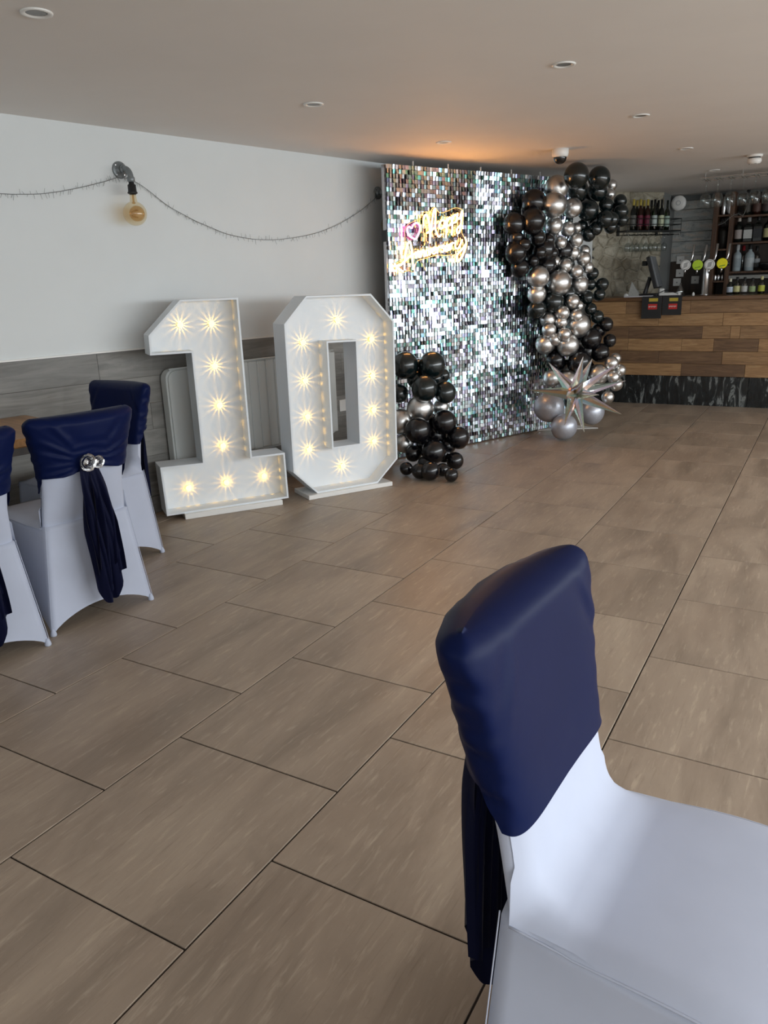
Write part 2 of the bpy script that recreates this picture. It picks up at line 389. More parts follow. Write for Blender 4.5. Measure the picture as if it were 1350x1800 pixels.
def marquee(name, label, origin, ang, outer, hole, bulbs, foot, depth=.19, rec=.125):
    o = thing(name, label, 'light-up number', origin, PI/2-ang)   # local x along the front, local -y = outward
    th = .011
    def ring(poly, d0, d1, inset):
        """rim board that follows an outline"""
        P = [Vector((x, z)) for x, z in poly]; n = len(P); b = MB(); q = []
        for i in range(n):
            a, c, e = P[i-1], P[i], P[(i+1) % n]
            d1_, d2_ = (c-a).normalized(), (e-c).normalized(); n1 = Vector((-d1_.y, d1_.x)); n2 = Vector((-d2_.y, d2_.x))
            mi = (n1+n2); mi = mi/(mi.dot(n1)); q.append(c+mi*inset)
        v = []
        for y in (d0, d1): v += [(p.x, y, p.y) for p in P]+[(p.x, y, p.y) for p in q]
        f = []
        for i in range(n):
            j = (i+1) % n
            f += [(i, j, n+j, n+i), (2*n+i, 3*n+i, 3*n+j, 2*n+j), (i, 2*n+i, 2*n+j, j), (n+i, n+j, 3*n+j, 3*n+i)]
        return b.add(v, f)
    ring(outer, 0, depth, th).build('rim', NUMW, o)
    # front panel (recessed), triangulated with hole
    bm = bmesh.new()
    def loop(p): vs = [bm.verts.new((x, 0, z)) for x, z in p]; return [bm.edges.new((vs[i], vs[(i+1) % len(vs)])) for i in range(len(vs))]
    es = loop(outer)
    if hole: es += loop(hole[::-1])
    bmesh.ops.triangle_fill(bm, use_beauty=True, use_dissolve=False, edges=es)
    bm.verts.index_update(); V = [v.co.copy() for v in bm.verts]; Fc = [[v.index for v in f.verts] for f in bm.faces]; bm.free()
    b = MB()
    for y in (rec, rec+.01): b.add([v+Vector((0, y, 0)) for v in V], Fc)
    b.build('face_panel', NUMW, o)
    if hole: ring(hole[::-1], 0, depth, th).build('hole_rim', NUMW, o)
    MB().bbox(*foot, .003).build('foot_board', WHITEP, o)
    Mi = PM[o]; Mw = Mi.inverted(); nrm = Mw.to_3x3() @ Vector((0, -1, 0)); pp = Mw @ Vector((0, rec, 0))
    for bx, by in bulbs:
        w = on_plane(bx, by, pp, nrm); l = Mi @ w
        bo = link('bulb', bulb_me, o, l, (PI/2, 0, 0)); link('ray_fin_ring', fin_me, bo)
        ld = bpy.data.lights.new('led', 'POINT'); ld.energy = LEDPOW; ld.color = (1, .52, .07); ld.shadow_soft_size = .0015
        lo = bpy.data.objects.new('led', ld); COL.objects.link(lo); lo.parent = bo; lo.location = (0, 0, .0088)
    return o
marquee('light_up_number', 'large white light-up number one with eight warm bulbs', (-3.373, 3.302, 0), math.radians(34.98),
        [(-.105, .034), (.68, .034), (.675, .338), (.458, .338), (.455, 1.31), (.112, 1.31), (-.088, 1.118), (-.092, 1.006), (.147, 1.006), (.147, .338), (-.112, .342)], None,
        [(316, 571), (371, 569), (377, 643), (385, 712), (391, 783), (331, 857), (397, 847), (463, 836)], ((0, -.025, 0), (.63, .22, .034)))
marquee('light_up_number', 'large white light-up number zero with ten warm bulbs', (-2.91, 3.995, 0), math.radians(30.85),
        [(.056, .03), (.518, .03), (.682, .18), (.685, 1.12), (.518, 1.3), (.059, 1.303), (-.1, 1.14), (-.105, .195)],
        [(.193, .326), (.39, .326), (.393, 1.005), (.193, 1.008)],
        [(591, 562), (531, 602), (651, 596), (535, 669), (653, 660), (539, 732), (655, 720), (542, 790), (656, 775), (601, 818)], ((-.02, -.03, 0), (.62, .22, .03)))

# ================================================================== RADIATOR, SOCKET
rad = thing('radiator', 'white panel radiator on grey plank wall behind the light-up numbers', 'radiator', WP+WD*.16+WN*.012, PI/2-WA)   # local x along wall, -y into room
prof = []
for (cx, cz, a0) in ((.07, .34, PI), (.07, .83, PI/2)): pass
def rrect(x0, x1, z0, z1, r, n=5):
    p = []
    for cx, cz, a in ((x0+r, z0+r, PI), (x1-r, z0+r, 1.5*PI), (x1-r, z1-r, 0), (x0+r, z1-r, PI/2)):
        p += [(cx+r*math.cos(a+PI/2*i/n), cz+r*math.sin(a+PI/2*i/n)) for i in range(n+1)]
    return p
MB().prism(rrect(0, 1.46, .27, .895, .06), -.055, Matrix.Translation((0, -.02, 0))).build('body', RADW, rad)
MB().prism(rrect(.012, .33, .285, .885, .055), -.012, Matrix.Translation((0, -.075, 0))).build('end_cover', RADW, rad, False)
for i in range(15):
    x = .335+i*.0745
    MB().bbox((x+.001, -.093, .285+.006*(i % 2)), (x+.0735, -.074, .885), .004).build('fin_panel', RADW, rad)
MB().tube([(.02, -.09, .897), (1.44, -.09, .897)], .006, 6).build('top_edge', RADW, rad, True)
for x in (.3, 1.2): MB().box((x, -.03, .4), (x+.04, 0, .8)).build('bracket', RADW, rad)
tag(MB().bbox((1.72, .012, .41), (1.86, .022, .5), .003, M=WM).build('wall_socket', WHITEP), 'white double wall socket seen through the hole of the zero', 'socket')

# ================================================================== CHAIRS
def make_chair():
    ch = thing('banquet_chair', 'x', 'chair')
    hwf = lambda z: .178+.008*max(0, min(1, (.58-z)/.12))+.046*max(0, min(1, (z-.58)/.29))**1.7
    xcf = lambda z: -.028-.078*((z-.46)/.44)
    ZT = .872
    def loop(z, hw, th, n=56, off=0):
        out = []
        for k in range(n):
            a = 2*PI*k/n; ca, sa = math.cos(a), math.sin(a)
            y = (hw+off)*math.copysign(abs(ca)**.42, ca); x = (th/2+off)*math.copysign(abs(sa)**.62, sa)
            bow = -.042*(1-(y/hw)**2)*min(1, max(0, (z-.46)/.2))*(.3 if sa > 0 else 1)
            out.append((x+bow, y, a))
        return out
    # --- cover: backrest slab
    levels = [.44, .455, .462, .47, .48, .49, .5, .515, .53, .55, .57, .59, .62, .68, .74, .8, .85, ZT]
    v = []; N = 56
    for z in levels:
        for x, y, a in loop(z, hwf(z), .05):
            if math.sin(a) > 0 and z < .62: x -= .3*.025*math.sin(a)**.62
            v.append((x+xcf(z), y, z))
    for i in range(1, 6):
        ph = i/5*PI/2; z = ZT+.026*math.sin(ph)
        for x, y, a in loop(z, hwf(ZT)-.022*(1-math.cos(ph)), .05*max(.02, math.cos(ph))): v.append((x+xcf(z), y, z))
    nl = len(v)//N; f = grid_faces(nl, N, True)
    b = MB().add(v, f)
    # --- cover: skirt (four stretched sides) and seat
    feet = [(-.075, -.243), (.45, -.238), (.45, .238), (-.075, .243)]
    top = [(-.0535, -.187), (.415, -.215), (.415, .215), (-.0535, .187)]
    E = 16; per = []
    for e in range(4):
        for k in range(E):
            u = k/E; u = .5-.5*math.cos(PI*u) if False else u
            per.append((e, u))
    P = len(per); lv = [0, .06, .14, .25, .4, .55, .7, .85, .95, 1.0]; v = []
    ZS = .452
    def ring(h):
        r = []
        for e, u in per:
            c0 = Vector(feet[e])*(1-h)+Vector(top[e])*h; c1 = Vector(feet[(e+1) % 4])*(1-h)+Vector(top[(e+1) % 4])*h
            # legs run almost straight, cloth flares only near the floor
            p = c0*(1-u)+c1*u; mid = 4*u*(1-u)
            nrm = Vector((-(c1-c0).y, (c1-c0).x)).normalized()
            p += nrm*(.028*mid*(1-h)**1.0) if e != 3 else nrm*(.012*mid*(1-h))
            if h > .6: p -= nrm*(.012*mid*(h-.6)/.4)
            corner = max(0, 1-min(u, 1-u)*7); p *= (1-.012*corner)
            arch = (.085 if e in (0, 2) else .075)*mid**.85
            r.append((p.x, p.y, arch+.004+(ZS-arch)*h))
        return r
    for h in lv: v += ring(h)
    f = grid_faces(len(lv), P, True)
    base = len(lv); tr = ring(1.0); cx, cy = .18, 0
    f.append(tuple((base-1)*P+k for k in range(P)))
    b.add(v, f)
    # front of the back, the hollow and the seat in one sheet
    prof = [(xcf(z)+.0262, z, 'b') for z in (.74, .69, .64, .60, .57, .545)]
    bx0 = prof[-1][0]; R_ = .072
    for q in range(1, 10):
        a = q/10*PI/2; prof.append((bx0+.004+R_*(1-math.cos(a)), .545-R_*math.sin(a), 'c'))
    for q in range(0, 15):
        u = q/14; prof.append((bx0+R_+.01+u*(.408-bx0-R_-.01), .470+.010*math.sin(PI*min(1, u*1.15))-.012*u**6, 's'))
    prof.append((.418, .455, 's'))
    nt = 29; sv = []
    SW = lambda x: .188+.03*(x+.05)/.465+.045*((x+.05)/.465)*(1-(x+.05)/.465)
    for ip, (x, z, kd) in enumerate(prof):
        hw = hwf(z)+.0005 if kd == 'b' else SW(x)
        for k in range(nt):
            tt = -1+2*k/(nt-1); y = hw*math.copysign(abs(tt)**.9, tt); e = max(0, abs(tt)-.72)/.28
            xx, z2 = x, z
            if kd == 'b': xx += -.0126*(1-tt*tt)*min(1, max(0, (z-.46)/.2))-.020*e**2.2+.002
            elif kd == 'c':
                aq = (ip-5)/10; xx += -.0054*(1-tt*tt)*max(0, (z-.47)/.075)
                ex, ez = (bx0-.018, .545-.094*aq*2) if aq < .5 else (bx0-.018+(R_+.03)*(aq*2-1), .451)
                w_ = e**2; xx += (ex-xx)*w_; z2 += (ez-z2)*w_
            else: z2 = z-.020*e**2.6-.006*(1-tt*tt)*math.sin(PI*min(1, max(0, (x-.02)/.36)))
            sv.append((xx, y, z2))
    sf = grid_faces(len(prof), nt); b.add(sv, sf)
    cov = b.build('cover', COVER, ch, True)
    for side in (0, nt-1): MB().tube([sv[i*nt+side] for i in range(10, len(prof)-1)], .0020, 6).build('seat_seam', COVER, cov, True)
    for q in (0, 3):
        pts = []
        for h in [i/10 for i in range(11)]:
            c = Vector(feet[q])*(1-h)+Vector(top[q])*h; pts.append((c.x*1.0-.001, c.y*1.0, .01+(ZS)*h))
        MB().tube(pts, .0013, 6).build('leg_seam', COVER, cov, True)
    for fx, fy in feet:
        MB().lathe([(.012, 0), (.0135, .004), (.012, .015), (.006, .03)], 10, Matrix.Translation((fx*.965, fy*.965, 0))).build('foot_pocket', COVER, cov, True)
    # --- navy hood
    rz = .715
    v = []; NN = 144; lev = 34
    for i in range(lev+1):
        q = i/lev
        for k in range(NN):
            a = 2*PI*k/NN; sa = math.sin(a); rear = sa < 0
            yy0 = abs(math.cos(a))**.42
            zb = .600 if not rear else .605+.06*min(1, -sa*3)+.028*max(0, 1-yy0*1.6)
            if q < .82:
                z = zb+(ZT+.004-zb)*q/.82; hw = hwf(z)+.007; th = .076
            else:
                ph = (q-.82)/.18*PI/2; z = ZT+.004+.034*math.sin(ph); hw = hwf(ZT)+.007-.026*(1-math.cos(ph)); th = .076*max(.01, math.cos(ph))**.8
            tq = min(1, max(0, (q-.82)/.18)); ca = math.cos(a); y = hw*math.copysign(abs(ca)**.42, ca); x = th/2*math.copysign(abs(sa)**.62, sa)
            x += -.042*(1-(y/hw)**2)*min(1, max(0, (z-.46)/.2))*((.3 if not rear else 1)*(1-tq)+.65*tq)
            top_f = min(1, max(0, (q-.0)/.3))
            if rear:
                dy, dz = y-.025, z-rz; r = math.hypot(dy, dz); an = math.atan2(dz, dy)
                fade = math.exp(-((r-.09)/.12)**2)*min(1, -sa*2.5)
                x -= .012*min(1, -sa*2.5)*(1-.6*yy0**4)*min(1, max(0, (1-q)/.18))
                x -= .011*(1-abs(math.sin(an*9+1.3*math.sin(an*2))))*fade+.006*(1-abs(math.sin(an*16+1)))*fade
                x += .012*math.exp(-(r/.05)**2)
            else:
                x += .0025*math.sin(y*16+z*5)*math.sin(z*11)-.009*((y+.02-(z-.75)*.1)/.014)*math.exp(-((y+.02-(z-.75)*.1)/.014)**2)*math.exp(-((z-.74)/.075)**2)+.008*((y-.165+(z-.83)*.5)/.02)*math.exp(-((y-.165+(z-.83)*.5)/.02)**2)*math.exp(-((z-.82)/.05)**2)+.008*((y+.15-(z-.83)*.5)/.02)*math.exp(-((y+.15-(z-.83)*.5)/.02)**2)*math.exp(-((z-.82)/.05)**2)
            side = abs(ca)**6
            if side > .05: 
                s_ = 1+.010*side*math.sin(z*95+2*sa)+.008*side*math.sin(z*170+1)
                y *= s_; x *= 1+.1*side*math.sin(z*120)
            v.append((x+xcf(z), y, z))
    f = grid_faces(lev+1, NN, True)+[(lev*NN+k, lev*NN+k+1, lev*NN+(NN-k-1) % NN, lev*NN+(NN-k) % NN) for k in range(1, NN//2-1)]
    hood = MB().add(v, f).build('sash_hood', NAVY, ch, True); hood['label'] = 'navy satin hood over the top of the chair back'
    # --- tails
    xr = xcf(rz)-.034-.05
    for ti, (y0, w0, w1, zt, zb, sh, ph) in enumerate(((.02, .03, .112, .705, .085, -.03, 0), (.039, .028, .098, .705, .15, -.05, 1.3), (.005, .026, .075, .705, .19, -.01, 2.4))):
        nu, nv = 26, 22; v = []
        for i in range(nu+1):
            q = i/nu
            for j in range(nv+1):
                s = j/nv-.5
                w = w0+(w1-w0)*min(1, q*1.9)**.8
                zbot = zb+.11*(abs(s*2-.25)**1.3)+.015*math.sin(s*14+ph)
                z = zt+(zbot-zt)*q
                y = y0+sh*q+2*w*s*.62+.006*math.sin(q*5+ph)
                x = xr-.012-.012*ti*0-.022*math.sin(min(1, q*3)*PI/2)*(.5+.3*ti) + (.016*min(1, q*2.5))*math.sin(s*15+ph+q*1.5)+.006*math.sin(s*29+ph)*q + .02*q
                v.append((x, y, z))
        MB().add(v, grid_faces(nu+1, nv+1)).build('sash_tail', CHIFFON, ch, True)
    # --- brooch: two foil roses
    def rose(cy, cz, R, name):
        b = MB(); x0 = xr-.012
        for layer, (n, r0, tilt, sz) in enumerate(((1, 0, 0, .5), (3, .22, .25, .55), (4, .45, .55, .7), (5, .72, .95, .8))):
            for k in range(n):
                a = 2*PI*k/n+layer*.7
                for_ = []
                for i in range(4):
                    for j in range(5):
                        uu = i/3; ww = (j/4-.5)
                        rr = R*(r0+.12+uu*sz*.55*math.sin(tilt+.25)); an = a+ww*(2.2 if layer < 2 else 1.5)
                        out = R*(.62-.5*r0*.6+uu*.42*math.cos(tilt))-.12*R*abs(ww)*2*uu
                        rr *= (1-.12*(2*ww)**2*uu)+.04*math.sin(5*an)
                        for_.append((x0-out, cy+rr*math.cos(an), cz+rr*math.sin(an)))
                b.add(for_, grid_faces(4, 5))
        b.lathe([(R*.45, 0), (R*.4, R*.2), (R*.2, R*.34), (0, R*.35)], 10, Matrix.Translation((x0, cy, cz)) @ Matrix.Rotation(-PI/2, 4, 'Y'))
        return b.build(name, SILVERROSE, ch)
    r1 = rose(.033, rz, .03, 'rose_brooch'); r1['label'] = 'silver foil rose holding the gathered sash'
    rose(-.013, rz-.006, .022, 'rose_brooch')
    return ch
chair = make_chair()
CG = 'white covered banquet chairs with navy hoods'
spots = [((-.266, 1.052, 0), -4, 'white covered chair with navy hood in the right foreground, seat towards the bar'),
         ((-2.706, 2.055, 0), 180-10.2, 'white covered chair at the table whose navy sash and silver rose face the room'),
         ((-3.275, 2.725, 0), 270-4, 'white covered chair at the head of the table nearest the light-up one'),
         ((-2.735, 1.525, 0), 180-10.2, 'white covered chair cut off by the left edge of the photo')]
for i, (loc, a, lab) in enumerate(spots):
    c_ = chair if i == 0 else copy_tree(chair)
    c_.location = loc; c_.rotation_euler = (0, 0, math.radians(a)); tag(c_, lab, 'chair', CG)

# ================================================================== TABLE
TABLEW = m_wood('oak_table', srgb(140, 96, 52), srgb(176, 128, 76), srgb(196, 150, 98), (14, 1.2, 14), .28, vary=.1)
tb = thing('dining_table', 'glossy oak topped table against the grey plank wall at left', 'table', WP+WD*-1.70+WN*.40, PI/2-WA)   # local x along wall
MB().bbox((-1.0, -.36, .70), (1.0, .36, .74), .006).build('table_top', TABLEW, tb)
MB().box((-.9, -.22, .64), (.9, .22, .70)).build('apron', DARKW, tb)
for sx in (-.85, .2):
    for sy in (-.2, .2): MB().bbox((sx-.03, sy-.03, 0), (sx+.03, sy+.03, .64), .004).build('leg', BLACKP, tb)

# ================================================================== WALL LAMPS + GARLANDS
PIPE = m_speck('galvanised_pipe', srgb(136, 142, 144), .42, .45, .25, 50)
AMBER = m_glass('amber_glass', (.97, .90, .76), .03)
AMBERIN = m_glass('amber_inner', (.90, .76, .58), .04)
FILAM = m_speck('filament', (.5, .3, .1), .4, .5)
def pipe_lamp(s, z, label, bulb=True):
    P0 = WP+WD*s+Vector((0, 0, z)); o = thing('pipe_wall_lamp', label, 'wall lamp', P0, PI/2-WA)   # local x along the wall, -y into the room
    Ry = Matrix.Rotation(PI/2, 4, 'X')
    fl_ = MB().lathe([(.046, 0), (.046, .006), (.04, .009), (.026, .011), (.024, .026), (.018, .027)], 24, Ry).build('flange', PIPE, o, True)
    for k in range(4):
        a = PI/4+k*PI/2; MB().lathe([(.005, .006), (.005, .011), (0, .012)], 8, Matrix.Translation((.035*math.cos(a), 0, .035*math.sin(a))) @ Ry).build('screw', CHROME, fl_)
    pts = [(0, -.02, 0), (0, -.05, 0)]+[(0, -.055-.055*math.sin(a), -.055*(1-math.cos(a))) for a in [i*PI/16 for i in range(1, 9)]]+[(0, -.11, -.075)]
    MB().tube(pts, .0165, 14).build('pipe', PIPE, o, True)
    for p, M in (((0, -.045, 0), Ry), ((0, -.11, -.06), Matrix.Identity(4))): MB().lathe([(.0195, -.012), (.0215, -.008), (.0215, .008), (.0195, .012)], 14, Matrix.Translation(p) @ M).build('pipe_collar', PIPE, o, True)
    T = Matrix.Translation((0, -.11, 0))
    MB().lathe([(.014, -.07), (.016, -.085), (.023, -.09), (.024, -.125), (.028, -.128), (.028, -.134), (.02, -.138), (.019, -.14)], 18, T).build('socket', BLACKP, o, True)
    R = .066; zc = -.14-.035-R
    pr = [(.017, -.138), (.018, -.158)]+[(R*math.sin(a), zc+R*math.cos(a)) for a in [.32+i*(PI-.32)/16 for i in range(17)]]
    g = MB().lathe(pr, 28, T).build('globe', AMBER, o, True)
    MB().lathe([(.006, -.14), (.006, -.18), (.012, -.186), (.003, -.19)], 10, T).build('stem', AMBERIN, g, True)
    ri = .043
    MB().lathe([(ri*math.sin(a), zc+.006+ri*math.cos(a)) for a in [.12+i*(PI-.12)/14 for i in range(15)]], 24, Matrix.Translation((.012, -.112, -.006))).build('globe_reflection', AMBERIN, g, True)  # smaller globe added to stand for the reflection inside the bulb
    MB().tube([(.02*math.cos(t*.9), -.11+.02*math.sin(t*.9), zc-.02+.0028*t) for t in range(16)], .0012, 5).build('filament', FILAM, g)
    return o
pipe_lamp(.07, 2.032, 'galvanised pipe wall lamp with amber globe bulb above the tables')
pipe_lamp(2.265, 2.035, 'galvanised pipe wall lamp half hidden by the sequin backdrop')
TWIG = m_speck('dark_twig_wire', srgb(120, 122, 122), .6, .2)
def swag(pts, label, ntw):
    P = []
    for i in range(61):
        u = i/60*(len(pts)-1); k = min(int(u), len(pts)-2); q = u-k
        p = [pts[max(0, min(len(pts)-1, k+d))] for d in (-1, 0, 1, 2)]
        P.append(tuple(.5*((2*p[1][c])+(-p[0][c]+p[2][c])*q+(2*p[0][c]-5*p[1][c]+4*p[2][c]-p[3][c])*q*q+(-p[0][c]+3*p[1][c]-3*p[2][c]+p[3][c])*q**3) for c in range(2)))
    o = thing('twig_light_garland', label, 'garland', WP+WD*pts[0][0])
    W3 = [WP+WD*s+Vector((0, 0, z))+WN*(.012+.004*math.sin(i)) for i, (s, z) in enumerate(P)]
    MB().tube(W3, .0017, 5).build('wire', TWIG, o, world=True)
    b = MB()
    for k in range(ntw):
        u = (k+random.random())/ntw*59.9; i = int(u); p = W3[i].lerp(W3[i+1], u-i)
        t = (W3[i+1]-W3[i]).normalized(); L = random.uniform(.012, .034)
        d = (UP*random.choice((-1, 1, -1))*random.uniform(.6, 1)+t*random.uniform(-.6, .3)+WN*random.uniform(-.15, .5)).normalized()
        b.tube([p, p+d*L], [.0011, .0008], 3)
    tag(b.build('twigs', TWIG, o, world=True), kind='stuff'); return o
def wpx(lst): return [((on_plane(x, y, WP, WN)-WP).dot(WD), on_plane(x, y, WP, WN).z) for x, y in lst]
swag(wpx([(-140, 320), (-60, 336), (0, 341), (70, 341), (130, 332), (180, 320), (205, 312)]), 'thin twig light garland draped from the lamp to the left edge', 75)
swag(wpx([(214, 312), (240, 322), (300, 366), (350, 392), (400, 412), (450, 421), (500, 420), (560, 408), (610, 385), (645, 360), (660, 346)]), 'thin twig light garland hanging in a swag between the two pipe lamps', 130)

# ================================================================== SEQUIN BACKDROP
BP = Vector((-2.651, 5.974, 0)); BD = Vector((.385, .923, 0)).normalized(); BN = Vector((BD.y, -BD.x, 0))
BS0, BW_, BH = -.80, 2.1, 2.19
bd = thing('sequin_backdrop', 'tall holographic silver sequin backdrop wall behind the neon sign', 'backdrop', BP+BD*BS0, math.atan2(BD.y, BD.x))   # local x along, local -y = front
BACK = m_speck('dark_backing', srgb(46, 46, 50), .6)
FRAMES = m_speck('aluminium_frame', (.6, .6, .62), .35, .9)
b = MB()
for a_, c_ in (((0, .02, .01), (.025, .05, BH)), ((BW_-.025, .02, .01), (BW_, .05, BH)), ((0, .02, BH-.025), (BW_, .05, BH)), ((0, .02, .01), (BW_, .05, .035)), ((BW_/2-.012, .02, .01), (BW_/2+.012, .05, BH))): b.bbox(a_, c_, .002)
b.build('frame', FRAMES, bd)
MB().box((.02, .014, .02), (BW_-.02, .02, BH-.02)).build('backing_sheet', BACK, bd)
for px in (.35, 1.75):
    MB().bbox((px-.03, .05, 0), (px+.03, .42, .02), .003).build('stand_foot', FRAMES, bd)
    MB().tube([(px, .40, .02), (px, .05, 1.2)], .012, 8).build('stand_strut', FRAMES, bd)
for px in (.27, .62, .97, 1.32, 1.67): MB().box((px, .01, BH-.01), (px+.006, .02, BH+.035)).build('hanging_tab', WHITEP, bd)
MB().bbox((-.012, -.004, 1.66), (.02, .055, 1.74), .003).build('clamp', BLACKP, bd)
SEQ = mat('holographic_sequin', (.8, .8, .82), .24, 1.0)
t = NT(SEQ); g = t.n('NewGeometry'); c = t.coord(False)
hue = t.noise(c, 2.2, 2, .5); ad = t.n('Math', operation='MULTIPLY_ADD'); t.l(g.outputs['Random Per Island'], ad.inputs[0]); ad.inputs[1].default_value = 1.4; t.l(hue, ad.inputs[2])
fr = t.n('Math', operation='FRACT'); t.l(ad.outputs[0], fr.inputs[0])
col = t.ramp(fr.outputs[0], [(0, srgb(236, 238, 242)), (.22, srgb(225, 232, 240)), (.34, srgb(150, 205, 225)), (.44, srgb(228, 226, 236)), (.56, srgb(206, 192, 226)), (.64, srgb(232, 236, 238)), (.76, srgb(140, 214, 196)), (.84, srgb(240, 240, 240)), (.92, srgb(232, 214, 214)), (1, srgb(165, 185, 235))])
t.l(t.mix(col, (.90, .97, 1.0), 1.0, 'MULTIPLY'), t.b.inputs['Base Color'])
NX, NZ = 7, 7; pw, ph = (BW_-.0)/NX, (BH-.01)/NZ
for ix in range(NX):
    for iz in range(NZ):
        b = MB(); n = 10; sw, shh = pw/n, ph/n
        tx, tz = random.gauss(0, .05), random.gauss(0, .05)
        for i in range(n):
            for j in range(n):
                cx = (i+.5)*sw; cz = (j+.5)*shh; hw, hh = sw*.47, shh*.47
                ax = tx+random.gauss(0, .09); az = tz+random.gauss(0, .13)     # tilt: swing about the peg, and twist
                bend = random.uniform(.0005, .003); y0 = -.006-abs(ax)*hh-abs(az)*hw
                v = []
                for w_ in (-1, 0, 1):
                    for h_ in (-1, 1):
                        v.append((cx+w_*hw, y0+(h_*hh)*math.tan(ax)+w_*hw*math.tan(az)-(0 if w_ else bend), cz+h_*hh))
                b.add(v, [(0, 2, 3, 1), (2, 4, 5, 3)])
        o = b.build('sequin_panel', SEQ, bd); o.location = (ix*pw, 0, .01+iz*ph)

# ================================================================== NEON SIGN
NEON = m_emit('neon_warm', (1, .44, .12), 42)
PINK = m_emit('neon_pink', (1, .16, .50), 4.2)
EDGE = m_emit('acrylic_edge_glow', (1, .5, .16), .9, (.7, .5, .3))
ACRY = m_glass('clear_acrylic', (.72, .70, .68), .0, .12, .12)
SOFF = .035
sg_o = thing('neon_sign', 'neon sign reading Happy Anniversary with a pink heart on the backdrop', 'sign', BP+BD*-.35+BN*SOFF+Vector((0, 0, 1.66)), math.atan2(BD.y, BD.x))
def sp(x, y, off=SOFF):      # crop coordinates (6.75x at 660,340) -> point on the sign plane
    return on_plane(660+x/6.75, 340+y/6.75, BP+BN*off, BN)
def smooth_path(pts, n=5):
    out = []
    for k in range(len(pts)-1):
        p = [Vector(pts[max(0, min(len(pts)-1, k+d))]) for d in (-1, 0, 1, 2)]
        for i in range(n):
            q = i/n; out.append(.5*((2*p[1])+(-p[0]+p[2])*q+(2*p[0]-5*p[1]+4*p[2]-p[3])*q*q+(-p[0]+3*p[1]-3*p[2]+p[3])*q**3))
    return out+[Vector(pts[-1])]
def neon(name, strokes, M=NEON, r=.0056):
    b = MB()
    for s in strokes: b.tube(smooth_path([sp(x, y) for x, y in s]), r, 6)
    return b.build(name, M, sg_o, True, world=True)
neon('letter_h', [[(572, 385), (572, 300), (600, 252), (630, 320), (648, 440), (648, 590)], [(648, 490), (668, 350), (690, 210), (712, 190), (712, 300), (712, 420), (748, 510), (782, 488)], [(610, 470), (660, 440), (712, 400)]])
neon('letter_a', [[(828, 325), (786, 322), (756, 372), (772, 418), (806, 396), (830, 322), (826, 392), (846, 404)]])
neon('letter_p', [[(852, 296), (846, 420), (836, 525)], [(850, 340), (880, 285), (905, 318), (890, 372), (850, 382)]])
neon('letter_p', [[(916, 266), (912, 380), (902, 492)], [(914, 310), (944, 252), (968, 284), (952, 340), (914, 350)]])
neon('letter_y', [[(976, 236), (976, 290), (1000, 296), (1022, 222)], [(1026, 205), (1018, 330), (1000, 450), (972, 470), (966, 425), (1012, 372)]])
neon('letter_a', [[(342, 912), (352, 740), (382, 610), (404, 572), (424, 620), (438, 760), (446, 905)], [(226, 858), (290, 856), (350, 800), (420, 740), (470, 716)], [(226, 830), (262, 880), (330, 930)]])
def small(name, ch, x, y, s=1.0):
    S = {'n': [[(0, 0), (0, -70), (2, -20), (22, -72), (36, -50), (34, -2), (48, -8)]],
         'i': [[(0, -66), (-2, -10), (14, -4)], [(2, -92), (3, -98)]],
         'v': [[(0, -66), (14, -4), (34, -70)]],
         'e': [[(4, -34), (34, -44), (26, -70), (6, -60), (2, -20), (18, 0), (38, -14)]],
         'r': [[(2, 0), (0, -68), (4, -40), (20, -68), (36, -62)]],
         's': [[(32, -62), (12, -70), (6, -50), (30, -28), (20, -2), (0, -8)]],
         'a': [[(36, -64), (10, -64), (0, -28), (14, -2), (34, -34), (38, -68), (36, -12), (48, -6)]]}[ch]
    neon(name, [[(x+px*s, y+py*s-.30*px*s) for px, py in st] for st in S])
for nm, ch, x, y in (('letter_n', 'n', 482, 770), ('letter_n', 'n', 540, 758), ('letter_i', 'i', 604, 742), ('letter_v', 'v', 628, 738), ('letter_e', 'e', 676, 724), ('letter_r', 'r', 732, 712), ('letter_s', 's', 782, 700), ('letter_a', 'a', 828, 692), ('letter_r', 'r', 890, 668)):
    small(nm, ch, x, y, 1.08)
neon('letter_y', [[(952, 560), (950, 640), (985, 650), (1030, 550)], [(1062, 520), (1076, 580), (1050, 690), (1000, 790), (968, 790), (972, 730), (1030, 660), (1072, 600)]])
neon('heart', [[(470, 545), (400, 500), (375, 430), (395, 395), (430, 410), (452, 368), (495, 352), (525, 390), (518, 460), (488, 525), (470, 545)]], PINK, .0075)
outl = [(330, 940), (236, 880), (222, 838), (330, 770), (350, 560), (350, 420), (400, 360), (460, 330), (535, 290), (560, 225), (640, 220), (700, 160), (760, 230), (860, 208), (950, 170), (1040, 205), (1035, 330), (1025, 470), (1085, 570), (1070, 680), (1000, 810), (955, 800), (920, 730), (850, 735), (720, 735), (600, 770), (500, 800), (470, 860), (455, 935), (400, 915)]
ol = [sp(x, y, SOFF-.012) for x, y in outl]
b = MB(); n = len(ol); b.add(ol+[p-BN*.004 for p in ol], [tuple(range(n)), tuple(range(n, 2*n))[::-1]]); b.build('acrylic_backing', ACRY, sg_o, world=True)
MB().tube(smooth_path(ol+[ol[0]], 3), .0022, 5).build('acrylic_edge', EDGE, sg_o, True, world=True)
for q in (6, 15, 22, 0): MB().tube([ol[q]*.92+sp(700, 560, SOFF-.012)*.08, ol[q]*.92+sp(700, 560, SOFF-.012)*.08-BN*.022], .005, 8).build('standoff', CHROME, sg_o, world=True)

